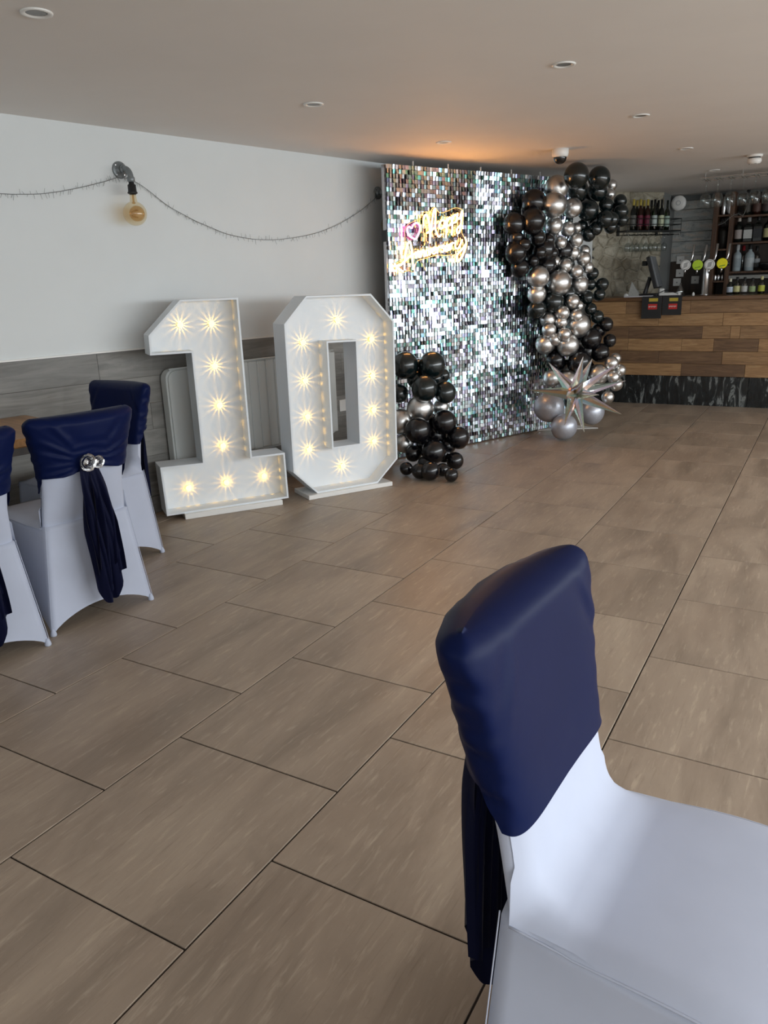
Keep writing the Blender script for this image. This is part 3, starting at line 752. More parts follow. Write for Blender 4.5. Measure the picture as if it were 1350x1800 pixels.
# ================================================================== BALLOONS
def balloon_mat(name, col, rough, metal, coat):
    M = mat(name, col, rough, metal, Coat_Weight=coat, Coat_Roughness=.12); t = NT(M); n = t.noise(t.coord(False), 9, 2)
    t.l(t.ramp(n, [(.3, tuple(x*.9 for x in col)), (.7, col)]), t.b.inputs['Base Color']); return M
BM = {'D': balloon_mat('dark_green_balloon', (.0045, .011, .012), .24, 0, .6), 'B': balloon_mat('black_balloon', (.004, .0038, .0055), .26, 0, .45),
      'S': balloon_mat('chrome_silver_balloon', (.74, .735, .72), .34, 1.0, .15), 'M': balloon_mat('matt_silver_balloon', (.52, .54, .60), .38, .5, .1)}
LB = {'D': 'dark green latex balloon', 'B': 'black latex balloon', 'S': 'chrome silver balloon', 'M': 'pearl silver balloon'}
BME = {}
def balloon(parent, c, x, y, r, d0, dd_):
    """centre pixel, pixel radius, distance"""
    d = d0+dd_
    if c not in BME:
        pr = []
        for i in range(19):
            a = PI*i/18; rr = math.sin(a); z = math.cos(a)
            if z < 0: rr *= 1-.07*z*z; z *= 1.07
            pr.append((max(rr, .0), z))
        pr = [(0, 1.0)]+pr[1:-1]+[(.05, -1.075)]
        b_ = MB().lathe(pr[::-1], 26).build('balloon', BM[c], None, True); BME[c] = b_.data; bpy.data.objects.remove(b_)
    rv = ray(x, y); P = at_d(x, y, d); s = (P-BP).dot(BD)
    if -.95 < s < 1.4:                                     # keep clear of the backdrop
        dmax = ((CPOS-BP).dot(BN)-.022)/(r/FPX-rv.dot(BN)); d = min(d, dmax+min(0, dd_-.1)*.8); P = at_d(x, y, d)
    if rv.z+r/FPX > 0: d = min(d, (CEIL-.008-CAMH)/(rv.z+1.03*r/FPX))
    if rv.z-r/FPX < 0: d = min(d, (CAMH-.004)/(1.02*r/FPX-rv.z))
    P = at_d(x, y, d); R = r*d/FPX
    if P.z-R*1.0 < .002 and P.z > 0: P.z = R+.003
    o = link('balloon', BME[c], parent, PM[parent] @ P); o.scale = (R, R, R)
    o.rotation_euler = (random.uniform(-.7, .7), random.uniform(-.7, .7), random.uniform(0, 6)); o['label'] = LB[c]
    return o
gl = thing('balloon_garland', 'tall organic garland of black, dark green and silver balloons at the backdrop right edge', 'balloon garland', at_z(995, 762, 0))
T = """D 1030 205 65 .10;D 1150 217 58 .05;D 1035 278 55 .0;D 1140 287 52 -.02;S 1215 255 28 .2;S 1205 305 30 .18;S 925 270 63 -.02;S 912 360 65 -.1;S 1010 375 50 -.05
B 805 345 65 .1;B 700 460 58 .1;B 800 445 65 -.03;B 715 530 35 .0;B 710 610 58 .08;B 752 570 37 -.06;B 825 532 42 -.06;B 880 545 36 -.02;B 730 690 50 .12;B 835 610 38 -.06;B 900 615 36 -.04;B 800 655 33 -.02
S 912 470 46 0;S 985 487 38 -.06;S 1030 482 28 .04;D 1092 388 54 .03;D 1075 335 46 .12;D 1185 360 38 0;D 1260 340 35 .05;D 1265 395 38 .02;D 1180 435 45 -.03;D 1217 435 38 0;D 1270 440 34 .06;D 1130 485 36 .03;D 1210 475 36 .05;D 1092 512 40 .08;D 1060 470 30 .1
S 945 560 33 -.08;S 1027 545 38 -.08;S 1010 615 38 -.03;S 1072 603 30 .04;S 1068 645 38 -.05;S 915 660 32 .02;S 970 680 37 -.1;S 1090 690 30 .03;S 1030 712 36 -.09
S 828 740 58 .0;S 938 770 65 -.04;S 1043 780 50 .04;S 820 830 50 .05;D 905 870 60 .03;D 820 910 52 .08;S 1010 870 38 -.08;S 1042 892 26 0;D 1115 722 32 .08;D 1103 780 30 .1;D 1165 780 35 .1;D 1085 850 36 .06;D 1150 835 32 .1;D 1105 910 32 .06
S 957 930 37 -.1;S 1030 945 35 -.08;S 950 980 33 -.06;S 880 965 42 .02;S 1040 995 63 .0;S 885 1020 38 -.1;S 967 1043 35 -.12;S 915 1070 33 -.06;S 865 1095 52 .04;S 985 1100 58 -.01
D 1140 950 34 .06;B 1185 990 38 .08;B 1105 1065 56 .06;B 1205 1075 34 .08;B 1155 1140 50 .1;B 920 1180 50 .08;B 1045 1190 62 .04;B 1050 1090 50 .14;B 1150 1020 40 .14;D 1000 880 60 .16;D 960 680 60 .18;B 860 590 60 .16;B 870 680 55 .2;B 1000 1010 70 .2;D 900 820 60 .2;B 960 600 55 .2;D 980 830 55 .2;B 1090 1130 50 .16;B 980 1230 55 .16;D 1130 440 42 .14;D 1210 400 45 .14;B 900 1100 50 .16;B 1080 1230 50 .16
S 900 1275 46 .04;S 985 1290 56 .04;S 1145 1255 54 .05;S 1237 1170 28 .06;S 1215 1195 36 0;S 1260 1232 30 .04;S 1225 1268 33 .0;S 1240 1305 35 .05;S 1195 1375 33 .05;M 885 1425 80 .0;M 1110 1450 66 .06;M 965 1530 68 -.08;B 1010 1390 50 .16"""
GD = 6.74
for it in T.replace('\n', ';').split(';'):
    c_, x, y, r, dd = it.split(); balloon(gl, c_, 670+float(x)/3, 240+float(y)/3, float(r)/3, GD, float(dd))
g2 = thing('balloon_cluster', 'low balloon cluster of black and dark green balloons beside the zero', 'balloon garland', at_z(750, 835, 0))
T = """D 160 300 168 .05;D 500 300 172 .04;D 640 430 85 .16;D 405 595 168 -.06;D 665 645 140 .0;D 90 660 112 .06;S 350 850 172 .04;S 110 1010 160 .08;S 610 830 100 .16
B 320 1125 165 -.06;B 655 1020 155 .0;B 830 1215 143 .04;S 150 1290 120 .1;B 520 1395 155 -.06;B 265 1415 105 .04;B 790 1510 110 .02;B 175 1610 85 .0;B 340 1640 100 -.04;B 480 1640 120 .06;B 635 1625 85 -.03;B 745 1690 88 -.05;B 560 1180 130 .12;B 430 1010 130 .14;B 420 1320 130 .12;B 650 1430 105 .1;D 330 330 110 .16;B 700 1320 105 .1;B 420 1550 105 .08;D 540 470 100 .14;D 300 480 120 .14"""
for it in T.replace('\n', ';').split(';'):
    c_, x, y, r, dd = it.split(); balloon(g2, c_, 690+float(x)/7.2, 600+float(y)/7.2, float(r)/7.2, 5.72, float(dd))
pl_ = [at_z(x, y, 0) for x, y in ((945, 757), (1051, 753), (1012, 748), (950, 752))]
b = MB(); b.add([p+UP*.001 for p in pl_]+[p+UP*.006 for p in pl_], [(0, 1, 2, 3), (4, 7, 6, 5), (0, 4, 5, 1), (1, 5, 6, 2), (2, 6, 7, 3), (3, 7, 4, 0)]); b.build('base_plate', WHITEP, gl, world=True)

# ---- foil starburst
FOIL = mat('iridescent_foil', (.8, .8, .8), .2, .85)
t = NT(FOIL); g = t.n('NewGeometry'); dt = t.n('VectorMath', operation='DOT_PRODUCT'); t.l(g.outputs['Normal'], dt.inputs[0]); dt.inputs[1].default_value = (1.1, .8, 1.5)
ns = t.noise(t.coord(False), 2, 1); ad = t.n('Math', operation='ADD'); t.l(dt.outputs['Value'], ad.inputs[0]); t.l(ns, ad.inputs[1]); fr = t.n('Math', operation='FRACT'); t.l(ad.outputs[0], fr.inputs[0])
t.l(t.ramp(fr.outputs[0], [(0, srgb(250, 222, 214)), (.22, srgb(255, 240, 205)), (.42, srgb(212, 244, 224)), (.6, srgb(200, 232, 246)), (.8, srgb(228, 218, 244)), (1, srgb(250, 222, 214))]), t.b.inputs['Base Color'])
t.bump(t.noise(t.mapping(t.coord(False), (30, 30, 30)), 2, 3), .25, .004)
SD = 6.42; sc_ = at_d(1010.7, 692, SD)
st = thing('starburst_balloon', 'iridescent foil starburst balloon with long spikes at the garland foot', 'foil balloon', (sc_.x, sc_.y, sc_.z))
tips = [(505, 745, 1), (712, 795, -1), (945, 708, 1), (1075, 838, -1), (1165, 990, -1), (1140, 1305, -1), (755, 1490, -1), (560, 1425, -1), (545, 1170, -1), (315, 1020, 1), (835, 1165, -1), (690, 1040, -1), (800, 1000, 1)]
SLEN = .42
MB().lathe([(0, -.055), (.04, -.035), (.055, 0), (.04, .035), (0, .055)], 8).build('core', FOIL, st)
for x, y, sgn in tips:
    w = at_d(880+x/5.625, 500+y/5.625, SD)-sc_; L2 = w.length; dz = math.sqrt(max(.0, SLEN**2-L2*L2)) if L2 < SLEN else 0
    if sgn > 0: dz = min(dz, .12)
    tip = w+CF*(dz*sgn); L = tip.length; d = tip/L; e1 = d.cross(Vector((.3, .5, .81))).normalized(); e2 = d.cross(e1)
    v = []
    for q, rr in ((.0, .04), (.17, .054), (1, .0015)):
        for k in range(8):
            a = k*PI/4; r_ = rr*(1 if k % 2 == 0 else .62); v.append(d*(L*q)+(e1*math.cos(a)+e2*math.sin(a))*r_)
    f = grid_faces(3, 8, True); f.append(tuple(range(8))[::-1]); f.append(tuple(16+k for k in range(8)))
    MB().add(v, f).build('spike', FOIL, st)

# ================================================================== CEILING FIXTURES
LENS = m_speck('downlight_lens', srgb(120, 120, 118), .3)
dl = [((64, 22), 'white recessed downlight at the top left corner of the ceiling'), ((551, 183), 'white recessed downlight in the ceiling above the light-up zero'), ((780, 250), 'white recessed downlight in the orange glow above the backdrop'),
      ((991, 113), 'white recessed downlight in the middle of the ceiling, largest on the right'), ((1126, 203), 'white recessed downlight right of the ceiling camera, second in its row'), ((1206, 261), 'small white recessed downlight between camera dome and smoke alarm'), ((1255, 299), 'small white recessed downlight over the bar glass rack')]
for (x, y), lab in dl:
    p = at_z(x, y, CEIL); o = thing('downlight', lab, 'downlight', (p.x, p.y, CEIL), 0, 'recessed ceiling downlights')
    MB().lathe([(.052, 0), (.051, -.004), (.046, -.006), (.036, -.004), (.034, 0)], 28).build('ring', WHITEP, o, True)
    MB().lathe([(.035, -.0005), (.028, -.002), (.02, -.0015), (0, -.0015)], 24).build('lens', LENS, o, True)
p = at_z(985, 262, CEIL); o = thing('dome_camera', 'white ceiling security camera with smoked dome above the garland', 'security camera', (p.x, p.y, CEIL))
MB().lathe([(.06, 0), (.06, -.03), (.055, -.05), (.05, -.055)], 28).build('housing', WHITEP, o, True)
MB().lathe([(.047, -.05)]+[(.047*math.cos(a), -.055-.047*math.sin(a)) for a in [i*PI/16 for i in range(9)]], 24).build('dome', m_speck('smoked_dome', (.015, .013, .012), .08), o, True)
p = at_z(1327, 272, CEIL); o = thing('smoke_alarm', 'white round smoke alarm on the ceiling in front of the bar', 'smoke alarm', (p.x, p.y, CEIL))
MB().lathe([(.06, 0), (.06, -.014), (.052, -.018)], 24).build('base', WHITEP, o, True)
MB().lathe([(.045, -.018), (.045, -.028)], 24).build('sensor_slot', BLACKP, o)
MB().lathe([(.052, -.028), (.055, -.05), (.042, -.066), (.026, -.07), (0, -.07)], 24).build('cap', WHITEP, o, True)
for k in range(4):
    a = k*PI/2+.4; MB().box((-.008, -.002, -.069), (.008, .002, -.055), M=Matrix.Translation((.036*math.cos(a), .036*math.sin(a), 0)) @ Matrix.Rotation(a+PI/2, 4, 'Z')).build('vent', BLACKP, o)

# ================================================================== BAR
BARW = mat('rustic_oak_plank', rough=.55)
t = NT(BARW); c = t.coord(); a = t.noise(t.mapping(c, (1.6, 1, 16)), 1.8, 6, .62, 1.6); fine = t.noise(t.mapping(c, (6, 1, 70)), 2, 4, .6)
at = t.n('Attribute', attribute_type='OBJECT', attribute_name='tone')
lo = t.ramp(a, [(.25, srgb(64, 45, 30)), (.5, srgb(98, 72, 50)), (.75, srgb(120, 92, 66))]); hi = t.ramp(a, [(.25, srgb(126, 92, 58)), (.5, srgb(166, 128, 86)), (.75, srgb(190, 154, 110))])
col = t.mix(lo, hi, at.outputs['Fac']); col = t.mix(col, srgb(48, 34, 24), t.ramp(fine, [(.52, (0, 0, 0)), (.8, (.45, .45, .45))])); t.l(col, t.b.inputs['Base Color']); t.bump(fine, .2, .003)
MARB = mat('black_marble', rough=.18)
t = NT(MARB); c = t.coord(); w_ = t.noise(t.mapping(c, (9, 1, 2.2), (0, .75, 0)), 1.5, 7, .62, 1.4)
t.l(t.ramp(w_, [(.4, srgb(26, 28, 29)), (.55, srgb(40, 43, 44)), (.62, srgb(130, 134, 132)), (.66, srgb(50, 54, 54)), (.8, srgb(30, 32, 33))]), t.b.inputs['Base Color'])
BA = math.radians(1.95); BX = Vector((math.cos(BA), math.sin(BA), 0)); BY = Vector((-BX.y, BX.x, 0)); B0 = Vector((-2.047, 8.697, 0))
bar = thing('bar_counter', 'bar counter clad in rustic wooden planks above a black marble plinth', 'bar counter', B0, BA)
BL, BR_ = -.30, 3.6
MB().box((BL, .0, .31), (BR_, .45, 1.09)).build('carcass', DARKW, bar)
x = BL; 
for q in (.62, 1.02, 1.25, 1.15): MB().bbox((x+.001, .004, 0), (min(x+q, BR_)-.001, .03, .308), .002).build('plinth_slab', MARB, bar); x += q
MB().bbox((BL, -.07, 1.092), (BR_, .52, 1.13), .004).build('worktop', m_wood('bar_top_oak', srgb(70, 48, 32), srgb(104, 74, 48), srgb(130, 96, 64), (1.2, 12, 12), .35, vary=.05), bar)
def bxl(cx): return (PM[bar] @ on_plane(1040+cx*.2296, 600, B0-BY*.03, BY)).x
rows = [([250, 370, 735, 1340, 1700], [.85, .4, .55, .35, .8, .5]), ([500, 990, 1500], [.75, .8, .9, .6]), ([280, 840, 1055, 1130, 1650], [.15, .1, .6, .75, .5, .4]),
        ([280, 690, 935, 1280, 1600], [.6, .8, .75, .15, .8, .4]), ([220, 520, 1010, 1700], [.2, .12, .1, .6, .3]), ([240, 700, 1195, 1500], [.7, .75, .05, .75, .5])]
z1 = 1.09; hz_ = (1.09-.312)/6
for js, tones in rows:
    xs = [BL]+[bxl(j) for j in js]; xx = xs[-1]+.7; tn = list(tones)
    while xx < BR_: xs.append(xx); tn.append(random.random()); xx += random.uniform(.5, .9)
    xs.append(BR_); tn.append(.5)
    for k in range(len(xs)-1):
        if xs[k+1]-xs[k] < .03: continue
        w2 = (xs[k+1]-xs[k])/2; dpt = random.uniform(0, .004)
        o = MB().bbox((-w2+.001, 0, -hz_/2+.001), (w2-.001, .026+dpt, hz_/2-.001), .002).build('plank', BARW, bar, loc=((xs[k]+xs[k+1])/2, -.03-dpt, z1-hz_/2)); o['tone'] = float(tn[k])
    z1 -= hz_
def bar_pt(px, py, off): return on_plane(px, py, B0+BY*off, BY)
ZB = 1.131
# bar mats hanging over the front edge
MATB = m_speck('black_rubber', (.012, .012, .013), .6); REDP = m_speck('red_print', srgb(190, 40, 34), .6); YELP = m_speck('yellow_print', srgb(190, 168, 60), .6); WHTP = m_speck('white_print', srgb(220, 220, 216), .6)
for (x0, x1, yb), lab in (((1128, 1163, 560), 'left black bar mat with red and yellow print hanging over the bar front'), ((1164, 1198, 554), 'right black bar mat with red and yellow print hanging over the bar front')):
    p0, p1 = bar_pt(x0, 540, -.08), bar_pt(x1, 540, -.08); zl = bar_pt(x0, yb, -.08).z; w2 = (p1-p0).length/2; c0 = (p0+p1)/2
    o = thing('bar_mat', lab, 'bar mat', (c0.x, c0.y, ZB), BA, 'bar mats on the counter edge')
    MB().bbox((-w2, 0, 0), (w2, .3, .006), .001).build('flat_part', MATB, o)
    MB().bbox((-w2, -.004, zl-ZB), (w2, .002, .006), .001).build('hanging_part', MATB, o)
    MB().box((-w2*.35, -.0052, -.125), (w2*.55, -.004, -.07)).build('red_print', REDP, o)
    MB().box((-w2*.3, -.0052, -.045), (w2*.6, -.004, -.012)).build('yellow_print', YELP, o)
    b = MB()
    for k in range(6): b.box((-w2*.28+k*w2*.13, -.0056, -.105+.004*(k % 2)), (-w2*.28+k*w2*.13+w2*.07, -.0052, -.09))
    b.build('print_marks', WHTP, o)
# till
o = thing('till_monitor', 'black touch screen till tilted on its stand on the bar', 'till', (*bar_pt(1143, 515, .3).to_2d(), ZB), BA)
MB().bbox((-.09, -.1, 0), (.09, .1, .03), .006).build('base', BLACKP, o)
Mt = Matrix.Translation((.03, 0, .25)) @ Matrix.Rotation(math.radians(-17), 4, 'Y')
MB().bbox((-.025, -.15, -.17), (.012, .15, .17), .006, M=Mt).build('screen_housing', BLACKP, o)
MB().bbox((.012, -.14, -.165), (.03, .14, .165), .003, M=Mt).build('screen', m_speck('screen_grey', srgb(120, 124, 128), .25), o)
MB().tube([(-.06, 0, .02), (-.01, 0, .2)], .022, 8).build('stand', BLACKP, o)
MB().bbox((-.1, -.03, .32), (-.05, .03, .37), .004, M=None).build('card_reader', BLACKP, o)
MB().tube([(-.055, 0, .34), (0, 0, .36)], .008, 6).build('reader_arm', BLACKP, o)
# menu wedge, papers, tray, cloth
p = bar_pt(1115, 512, .25); b = MB(); b.add([(-.06, -.04, 0), (.07, -.04, 0), (-.03, -.01, .16), (-.06, .04, 0), (.07, .04, 0), (-.03, .012, .16)], [(0, 1, 2), (3, 5, 4), (0, 3, 4, 1), (1, 4, 5, 2), (2, 5, 3, 0)])
o = b.build('tent_card', m_speck('grey_card', srgb(168, 168, 164), .7), None, loc=(p.x, p.y, ZB)); tag(o, 'pale grey folded card standing beside the till', 'card')
p = bar_pt(1122, 518, .05); o = MB().bbox((-.14, -.05, 0), (.14, .08, .012), .002).build('paper_stack', m_speck('paper_white', srgb(206, 206, 210), .7), None, loc=(p.x, p.y, ZB)); tag(o, 'white paper stack lying flat on the bar corner', 'papers')
p = bar_pt(1101, 510, .2); o = MB().lathe([(.022, 0), (.028, .012), (.02, .028), (.008, .036), (0, .038)], 10).build('crumpled_cloth', m_speck('cloth_white', srgb(220, 220, 218), .8), None, True, loc=(p.x, p.y, ZB)); tag(o, 'small crumpled white cloth at the left end of the bar', 'cloth')
p = bar_pt(1178, 510, .27); o = thing('serving_tray', 'white sloping tray with dark cable on the bar beside the till', 'tray', (p.x, p.y, ZB), BA)
MB().bbox((-.11, -.05, 0), (.11, .05, .035), .01).build('body', WHITEP, o); MB().tube(smooth_path([(-.1, -.04, .036), (-.03, -.05, .06), (.04, -.04, .04), (.09, -.05, .02)]), .004, 6).build('cable', BLACKP, o)
MB().bbox((-.11, -.03, .035), (-.06, .03, .08), .008).build('handle_block', WHITEP, o)
p = bar_pt(1196, 510, .35); o = MB().lathe([(.035, 0), (.045, .002), (.035, .06), (.012, .11), (.01, .13)], 14).build('glass_funnel', m_glass('cloudy_glass', (.8, .82, .82), .25, .1), None, True, loc=(p.x, p.y, ZB)); tag(o, 'cloudy glass cone standing left of the beer taps', 'glass')
p = bar_pt(1219, 513, .1); o = MB().lathe([(.012, 0), (.014, .02), (.008, .03), (.006, .036), (0, .037)], 10).build('salt_shaker', WHITEP, None, True, loc=(p.x, p.y, ZB)); tag(o, 'tiny white shaker on the bar in front of the taps', 'shaker')
# beer font
FO = .25; pc = bar_pt(1239, 513, FO); o = thing('beer_font', 'chrome beer font with four taps and round badges on the bar', 'beer tap', (pc.x, pc.y, ZB), BA)
zc = bar_pt(1239, 466, FO).z-ZB
MB().lathe([(.045, 0), (.045, .008), (.034, .015), (.033, zc-.03), (.036, zc-.02), (.036, zc+.02), (.03, zc+.03), (0, zc+.032)], 20).build('column', CHROME, o, True)
def fl_(px, py): q = bar_pt(px, py, FO); return PM[o] @ q
MB().tube([fl_(1198, 466), fl_(1282, 463)], .022, 12).build('crossbar', BLACKP, o, True)
for k, (bx_, by_, hx0, hy0, hx1, hy1, cn) in enumerate(((1206, 466, 1216, 457, 1221, 430, 'w'), (1227, 466, 1237, 457, 1243, 430, 'l'), (1248, 465, 1257, 455, 1262, 428, 'w'), (1270, 463, 1279, 453, 1284, 428, 'y'))):
    q = fl_(bx_, by_); M_ = Matrix.Translation((q.x, q.y-.035, q.z)) @ Matrix.Rotation(PI/2, 4, 'X'); cc = {'w': srgb(232, 232, 230), 'l': srgb(190, 224, 52), 'y': srgb(246, 236, 20)}[cn]
    bg = MB().lathe([(.05, 0), (.052, .004), (.052, .012), (.048, .015), (0, .015)], 28, M_).build('badge', m_speck('badge_'+cn, cc, .4), o)
    dk = MB()
    if cn == 'w':
        dk.lathe([(.044, .0152), (.044, .0158), (.0415, .0158), (.0415, .0152)], 28, M_, caps=False)
        for u in range(4): dk.box((-.028+.006*u, -.02+.011*u, .015), (.012+.006*u, -.015+.011*u, .0158), M=M_ @ Matrix.Rotation(.35, 4, 'Z'))
        dk.build('badge_mark', BLACKP, bg)
    else:
        dk.box((-.03, -.028, .015), (.025, -.018, .0158), M=M_ @ Matrix.Rotation(.2, 4, 'Z')); dk.build('badge_mark', m_speck('green_mark', srgb(120, 160, 30), .5), bg)
    MB().tube([(q.x, q.y, q.z), fl_(hx0, hy0), fl_(hx1, hy1)], [.012, .01, .013], 10).build('tap_handle', CHROME, o, True)
    MB().tube([(q.x, q.y-.02, q.z-.02), (q.x, q.y-.05, q.z-.05), (q.x, q.y-.05, q.z-.09)], .009, 8).build('spout', CHROME, o, True)
# bottles
GREEN = m_glass('green_glass', (.10, .16, .08), .12); DKG = m_speck('dark_bottle', (.010, .012, .010), .12); CLEAR = m_glass('clear_glass', (.86, .90, .90), .16); FROST = m_speck('frosted_bottle', srgb(160, 172, 176), .35); BROWN = m_speck('brown_bottle', srgb(46, 22, 14), .15)
LABM = {}
def lab_m(c): 
    if c not in LABM: LABM[c] = m_speck('label_%d_%d_%d' % c, srgb(*c), .6, 0, .18, 90)
    return LABM[c]
BPROTO = {}
def bottle(name, lab, base, h, r, body, label=None, cap=None, group=None, square=False):
    key = (round(h, 3), round(r, 3), body.name, label, cap, square)
    if key in BPROTO:
        o = copy_tree(BPROTO[key]); o.location = base; return tag(o, lab, 'bottle', group)
    o = thing(name, lab, 'bottle', base, 0, group); BPROTO[key] = o
    n = 4 if square else 16; M_ = Matrix.Rotation(PI/4, 4, 'Z') if square else None; k = 1.25 if square else 1
    MB().lathe([(r*.9*k, 0), (r*k, .006), (r*k, h*.58), (r*.85*k, h*.66), (r*.4, h*.74), (r*.34, h*.92), (r*.38, h*.93), (r*.36, h*.95), (0, h*.95)], n, M_).build('body', body, o, not square)
    if label: MB().lathe([(r*1.015*k, h*.14), (r*1.025*k, h*.145), (r*1.025*k, h*.48), (r*1.015*k, h*.485)], n, M_, caps=False).build('label', lab_m(label), o, not square)
    if cap: MB().lathe([(r*.42, h*.80), (r*.44, h*.81), (r*.43, h), (0, h)], 12).build('cap', lab_m(cap), o, True)
    return o
for px, h, bm_, lb, cp, desc in ((1282, .16, DKG, (190, 200, 214), (212, 210, 190), 'small dark bottle with white label standing first on the bar from the taps'), (1294, .175, GREEN, (200, 196, 140), (26, 26, 26), 'small green bottle with cream label second on the bar from the taps'), (1307, .17, CLEAR, (190, 190, 186), (26, 26, 26), 'small clear bottle with grey label third on the bar from the taps'), (1321, .16, CLEAR, (150, 168, 120), (20, 20, 20), 'small clear bottle with sage label fourth on the bar from the taps'), (1337, .175, GREEN, (186, 190, 70), (214, 206, 150), 'small green bottle with yellow label at the right end of the bar')):
    p = bar_pt(px, 517, .32); bottle('mixer_bottle', desc, (p.x, p.y, ZB), h, .032, bm_, lb, cp, 'mixer bottles on the bar')
# back bar shelving
YS2 = 10.12
SHW = m_wood('shelf_wood', srgb(58, 38, 26), srgb(86, 60, 42), srgb(112, 82, 60), (10, 10, 1), .5, vary=.1)
sh = thing('backbar_shelving', 'dark wooden back bar shelving with bottles and cubby holes', 'shelving', (at_y(1258, 500, YS2).x, YS2, 0))
def zpx(py, px=1300): return at_y(px, py, YS2).z
def xpx(px, py=430): return at_y(px, py, YS2).x
xl, xm, xe = xpx(1256), xpx(1284), 2.6
for x in (xl, xm, xpx(1360)+.25, 1.2): MB().bbox((x-.02, YS2-.16, .0), (x+.03, YS2+.18, zpx(338)), .003).build('post', SHW, sh, world=True)
MB().bbox((xl-.02, YS2+.18, 0), (xe, YS2+.2, zpx(338)), .002).build('back_panel', DARKW, sh, world=True)
cub = [zpx(y, 1270) for y in (379, 438, 493, 540)]; she = [zpx(y, 1320) for y in (379, 425.5, 476, 530)]
for z in cub: MB().bbox((xl+.03, YS2-.15, z-.02), (xm-.02, YS2+.18, z), .002).build('cubby_shelf', SHW, sh, world=True)
for z in she: MB().bbox((xm+.03, YS2-.15, z-.022), (xe, YS2+.18, z), .002).build('shelf', SHW, sh, world=True)
MB().bbox((xm+.03, YS2-.16, she[2]-.085), (xe, YS2-.14, she[2]-.045), .002).build('grey_rail', m_speck('grey_rail', srgb(140, 140, 136), .5), sh, world=True)
def shelf_bottle(px, row, h, r, body, label, cap, desc, dy=-.05, name='spirit_bottle', sq=False): bottle(name, desc, (at_y(px, 420, YS2+dy).x, YS2+dy, she[row]+.001), h, r, body, label, cap, 'bottles on the back bar shelves', sq)
shelf_bottle(1308, 0, .27, .04, DKG, (70, 66, 60), (20, 20, 20), 'dark spirit bottle with scribbled label on the top back bar shelf')
shelf_bottle(1325, 0, .25, .045, BROWN, (84, 58, 50), (26, 20, 18), 'reddish brown spirit bottle in the middle of the top back bar shelf')
shelf_bottle(1341, 0, .26, .045, DKG, (60, 44, 44), (16, 16, 16), 'black spirit bottle at the right of the top back bar shelf')
shelf_bottle(1297, 1, .28, .042, DKG, (170, 160, 156), (190, 180, 170), 'dark spirit bottle with striped pale label beside the wooden post')
shelf_bottle(1314, 1, .27, .048, DKG, (196, 198, 196), (150, 150, 150), 'dark spirit bottle with square white label on the second shelf', sq=True)
shelf_bottle(1331, 1, .28, .048, DKG, (44, 46, 50), (20, 20, 20), 'square black spirit bottle with black label on the second shelf', sq=True)
shelf_bottle(1349, 1, .28, .05, GREEN, (196, 190, 140), (90, 90, 70), 'spirit bottle with wide cream label at the right photo edge')
shelf_bottle(1299, 2, .29, .045, FROST, (146, 158, 162), (190, 190, 190), 'frosted clear spirit bottle first on the third shelf')
shelf_bottle(1309, 2, .28, .042, CLEAR, None, (150, 24, 34), 'clear spirit bottle with red cap on the third shelf', .07)
shelf_bottle(1321, 2, .29, .05, FROST, (186, 194, 196), (24, 24, 24), 'frosted white spirit bottle with black cap on the third shelf')
shelf_bottle(1333, 2, .27, .04, CLEAR, (150, 156, 158), (30, 30, 30), 'slim clear spirit bottle behind the black bowl', .07)
p = at_y(1347, 474, YS2-.08); o = MB().lathe([(.03, 0), (.05, .004), (.1, .045), (.11, .085), (.105, .088), (.09, .05), (.03, .012), (0, .012)], 24).build('black_bowl', m_speck('gloss_black', (.01, .01, .011), .08), None, True, loc=(p.x, p.y, she[2]+.001)); tag(o, 'glossy black bowl on the third back bar shelf', 'bowl')
def cyl_thing(name, lab, cat, px, z, h, r, M_, grp=None, dy=-.05):
    q = at_y(px, 420, YS2+dy); o = MB().lathe([(r*.86, 0), (r*.9, .004), (r, h*.8), (r*.98, h*.82), (r*.7, h*.95), (r*.4, h), (0, h)], 16).build(name, M_, None, True, loc=(q.x, q.y, z+.001)); return tag(o, lab, cat, grp)
cyl_thing('cocktail_shaker', 'left steel cocktail shaker in the top cubby hole', 'shaker', 1268, cub[0], .20, .032, CHROME, 'steel shakers in the cubby')
cyl_thing('cocktail_shaker', 'right steel cocktail shaker in the top cubby hole', 'shaker', 1278.5, cub[0], .20, .032, CHROME, 'steel shakers in the cubby')
cyl_thing('ice_bucket', 'dark grey rounded bucket in the middle cubby hole', 'bucket', 1272, cub[1], .25, .07, m_speck('dark_grey_tin', srgb(62, 60, 56), .4, .4), dy=.03)
for px, nm in ((1263, 'left'), (1269, 'middle'), (1276, 'right')): cyl_thing('steel_cup', nm+' small steel cup in the lower cubby hole', 'cup', px, cub[2], .07, .018, CHROME, 'steel cups in the lower cubby')
# twig string across cubby
o = MB(); pts = smooth_path([at_y(x, y, YS2-.19) for x, y in ((1262, 396), (1272, 392), (1284, 382), (1296, 376), (1306, 378), (1312, 366))]); o.tube(pts, .002, 4)
for i in range(1, len(pts)-1): o.tube([pts[i], pts[i]+Vector((random.uniform(-.01, .01), -.01, random.choice((-1, 1))*.025))], .0012, 3)
tag(o.build('string_lights', m_speck('clear_string', srgb(150, 150, 146), .4)), 'short string of fairy lights draped across the cubby holes', 'string lights')
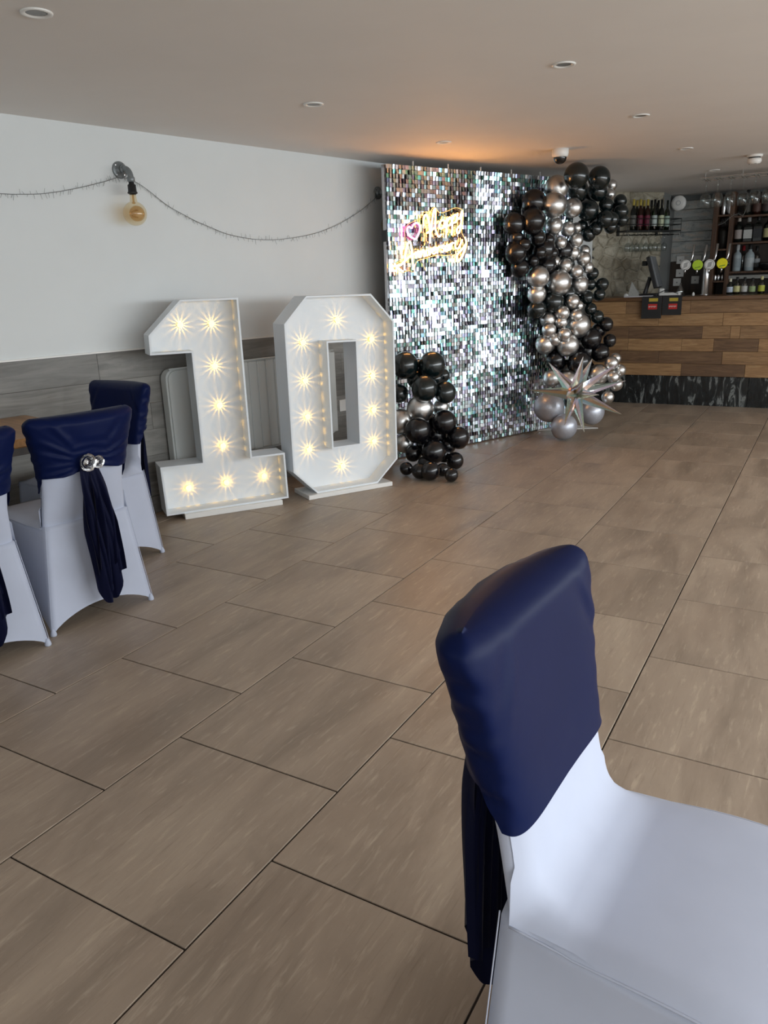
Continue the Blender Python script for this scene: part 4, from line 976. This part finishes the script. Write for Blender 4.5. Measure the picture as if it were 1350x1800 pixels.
# sockets on the panel
for px, py, lab in ((1196, 457, 'upper left white socket plate below the metal cladding'), (1195, 480, 'lower left white socket plate below the metal cladding'), (1226, 456, 'upper right white socket plate behind the beer taps'), (1222, 492, 'lower right white socket plate behind the beer taps'), (1190, 496, 'lowest white socket plate beside the glass cone')):
    q = at_y(px, py, YF-.024); o = thing('socket_plate', lab, 'socket', (q.x, YF-.022, q.z), 0, 'socket plates behind the bar')
    MB().bbox((-.045, -.01, -.045), (.045, 0, .045), .003).build('plate', WHITEP, o); MB().box((-.008, -.014, -.012), (.008, -.01, .004)).build('switch', m_speck('switch_grey', srgb(150, 150, 150), .5), o)
# round white disc
q = at_y(1193, 357, YF-.3); o = thing('round_speaker', 'round white disc shaped speaker high up beside the wine rack', 'speaker', q)
Mr = Matrix.Rotation(PI/2, 4, 'X'); MB().lathe([(.05, -.04), (.075, -.03), (.085, 0), (.08, .015), (.05, .024), (0, .026)], 32, Mr).build('shell', WHITEP, o, True); MB().lathe([(.026, .0255), (.026, .028), (.021, .028), (.021, .0255)], 24, Mr, caps=False).build('centre_ring', m_speck('grey_ring', srgb(170, 172, 176), .5), o)
MB().tube([(0, .03, 0), (0, .29, 0)], .012, 8).build('wall_arm', WHITEP, o)
# wine rack on the stone wall
RKO = .17
def wq(px, py, off=RKO):                       # point on a plane in front of the stone wall, in its frame
    return QM.inverted() @ on_plane(px, py, Q0+QN*off, QN)
x0, x1 = wq(1097, 404).x, wq(1191, 408).x; zs = wq(1140, 405).z
rk = thing('wine_rack', 'black wire wine rack with a glass hanger on the stone wall', 'wine rack', QM @ Vector((x0, 0, zs)), math.atan2(QD.y, QD.x))
IRON = m_speck('black_iron', (.012, .013, .013), .45, .3)
def rkp(b, name): b.v = [QM @ v for v in b.v]; return b.build(name, IRON, rk, world=True)
rkp(MB().bbox((x0, -RKO-.05, zs-.014), (x1, -.035, zs), .002), 'shelf')
for z in (zs+.06, zs+.12): rkp(MB().tube([(x0, -.04, z), (x0, -RKO-.05, z), (x1, -RKO-.05, z), (x1, -.04, z)], .004, 6), 'rail')
for i in range(6): x = x0+(x1-x0)*i/5; rkp(MB().tube([(x, -RKO-.05, zs-.05), (x, -RKO-.05, zs+.12)], .003, 6), 'upright')
for i in range(10): x = x0+.03+(x1-x0-.06)*i/9; rkp(MB().tube([(x, -RKO-.06, zs-.045), (x, -.04, zs-.045)], .0035, 5), 'hanger_wire')
for x in (x0+.01, x1-.2): rkp(MB().bbox((x, -.045, zs-.05), (x+.03, -.03, zs+.3), .002), 'wall_bracket')
ORD = ['first', 'second', 'third', 'fourth', 'fifth', 'sixth', 'seventh', 'eighth', 'ninth', 'tenth']
cnt = {}
for i, px in enumerate((1112, 1118, 1124, 1130, 1136.5, 1143, 1149, 1155, 1161, 1171)):
    row = i % 2; off = RKO-.02-.085*row; q = wq(px, 400, off)
    if i < 2: a_ = (DKG, (96, 96, 92), (196, 176, 84), 'dark wine bottle with grey label and gold foil from the left in the rack')
    elif i < 5: a_ = (BROWN, (112, 34, 58), (196, 176, 84), 'wine bottle with pink label and gold foil from the left in the rack')
    elif i < 8: a_ = (GREEN, (196, 210, 206), (14, 14, 14), 'green wine bottle with white label from the left in the rack')
    elif i < 9: a_ = (DKG, (206, 214, 180), (30, 28, 26), 'wine bottle with tall cream label in the wine rack')
    else: a_ = (GREEN, (176, 200, 186), (24, 30, 26), 'green wine bottle standing alone at the right of the wine rack')
    k_ = cnt[a_[3]] = cnt.get(a_[3], -1)+1
    lab = ORD[k_]+' '+a_[3] if i < 8 else a_[3]
    w_ = QM @ Vector((q.x, -off, zs+.001)); bottle('wine_bottle', lab, tuple(w_), .325, .031, a_[0], a_[1], a_[2], 'wine bottles in the rack')
# hanging glasses
GLASS = m_glass('wine_glass', (.95, .97, .97), .05)
def glass_mesh():
    pr = [(.033, 0), (.033, -.003), (.006, -.008), (.004, -.02), (.004, -.085), (.012, -.095), (.034, -.125), (.039, -.155), (.034, -.2), (.031, -.21), (.0295, -.21), (.037, -.155), (.03, -.125), (.005, -.1)]
    o = MB().lathe(pr, 18, caps=False).build('bowl', GLASS, None, True); me = o.data; bpy.data.objects.remove(o); return me
GME = glass_mesh()
for i in range(9):
    px = 1104+i*8; off = RKO+.01-.09*(i % 2); q = wq(px, 415, off)
    o = link('wine_glass', GME, None, QM @ Vector((q.x, -off, zs-.049))); o.scale = (.88, .88, .82); tag(o, ORD[i]+' upside-down wine glass from the left hanging below the wine rack', 'wine glass', 'glasses under the wine rack')
YG = 8.36
def gp(px, py): return at_y(px, py, YG)
zr = CEIL-.05
xr0, xr1 = gp(1236, 310).x, 1.0
rk2 = thing('glass_hanger', 'metal glass hanger rack fixed to the ceiling above the bar', 'glass rack', (xr0, YG, CEIL))
for y in (YG-.13, YG+.13): MB().tube([(xr0, y, zr+.01), (xr1, y, zr+.01)], .006, 6).build('rail', CHROME, rk2, world=True)
gx = [1243, 1264, 1286, 1307, 1332, 1352]; step = (gp(1352, 320).x-gp(1243, 320).x)/5
for i in range(14):
    x = gp(1243, 320).x+step*i
    for s in (-.014, .014): MB().tube([(x+s, YG-.13, zr), (x+s, YG+.13, zr)], .003, 5).build('slot_wire', CHROME, rk2, world=True)
    if i % 3 == 0: MB().tube([(x, YG-.13, zr), (x, YG-.13, CEIL)], .004, 6).build('hanger', CHROME, rk2, world=True)
for i in range(6):
    x = gp(1243, 320).x+step*i; o = link('wine_glass', GME, None, (x, YG+random.uniform(-.04, .04), zr+.005)); o.scale = (1.35, 1.35, 1.2); tag(o, ORD[i]+' upside-down wine glass from the left in the ceiling rack above the bar', 'wine glass', 'glasses in the ceiling rack')
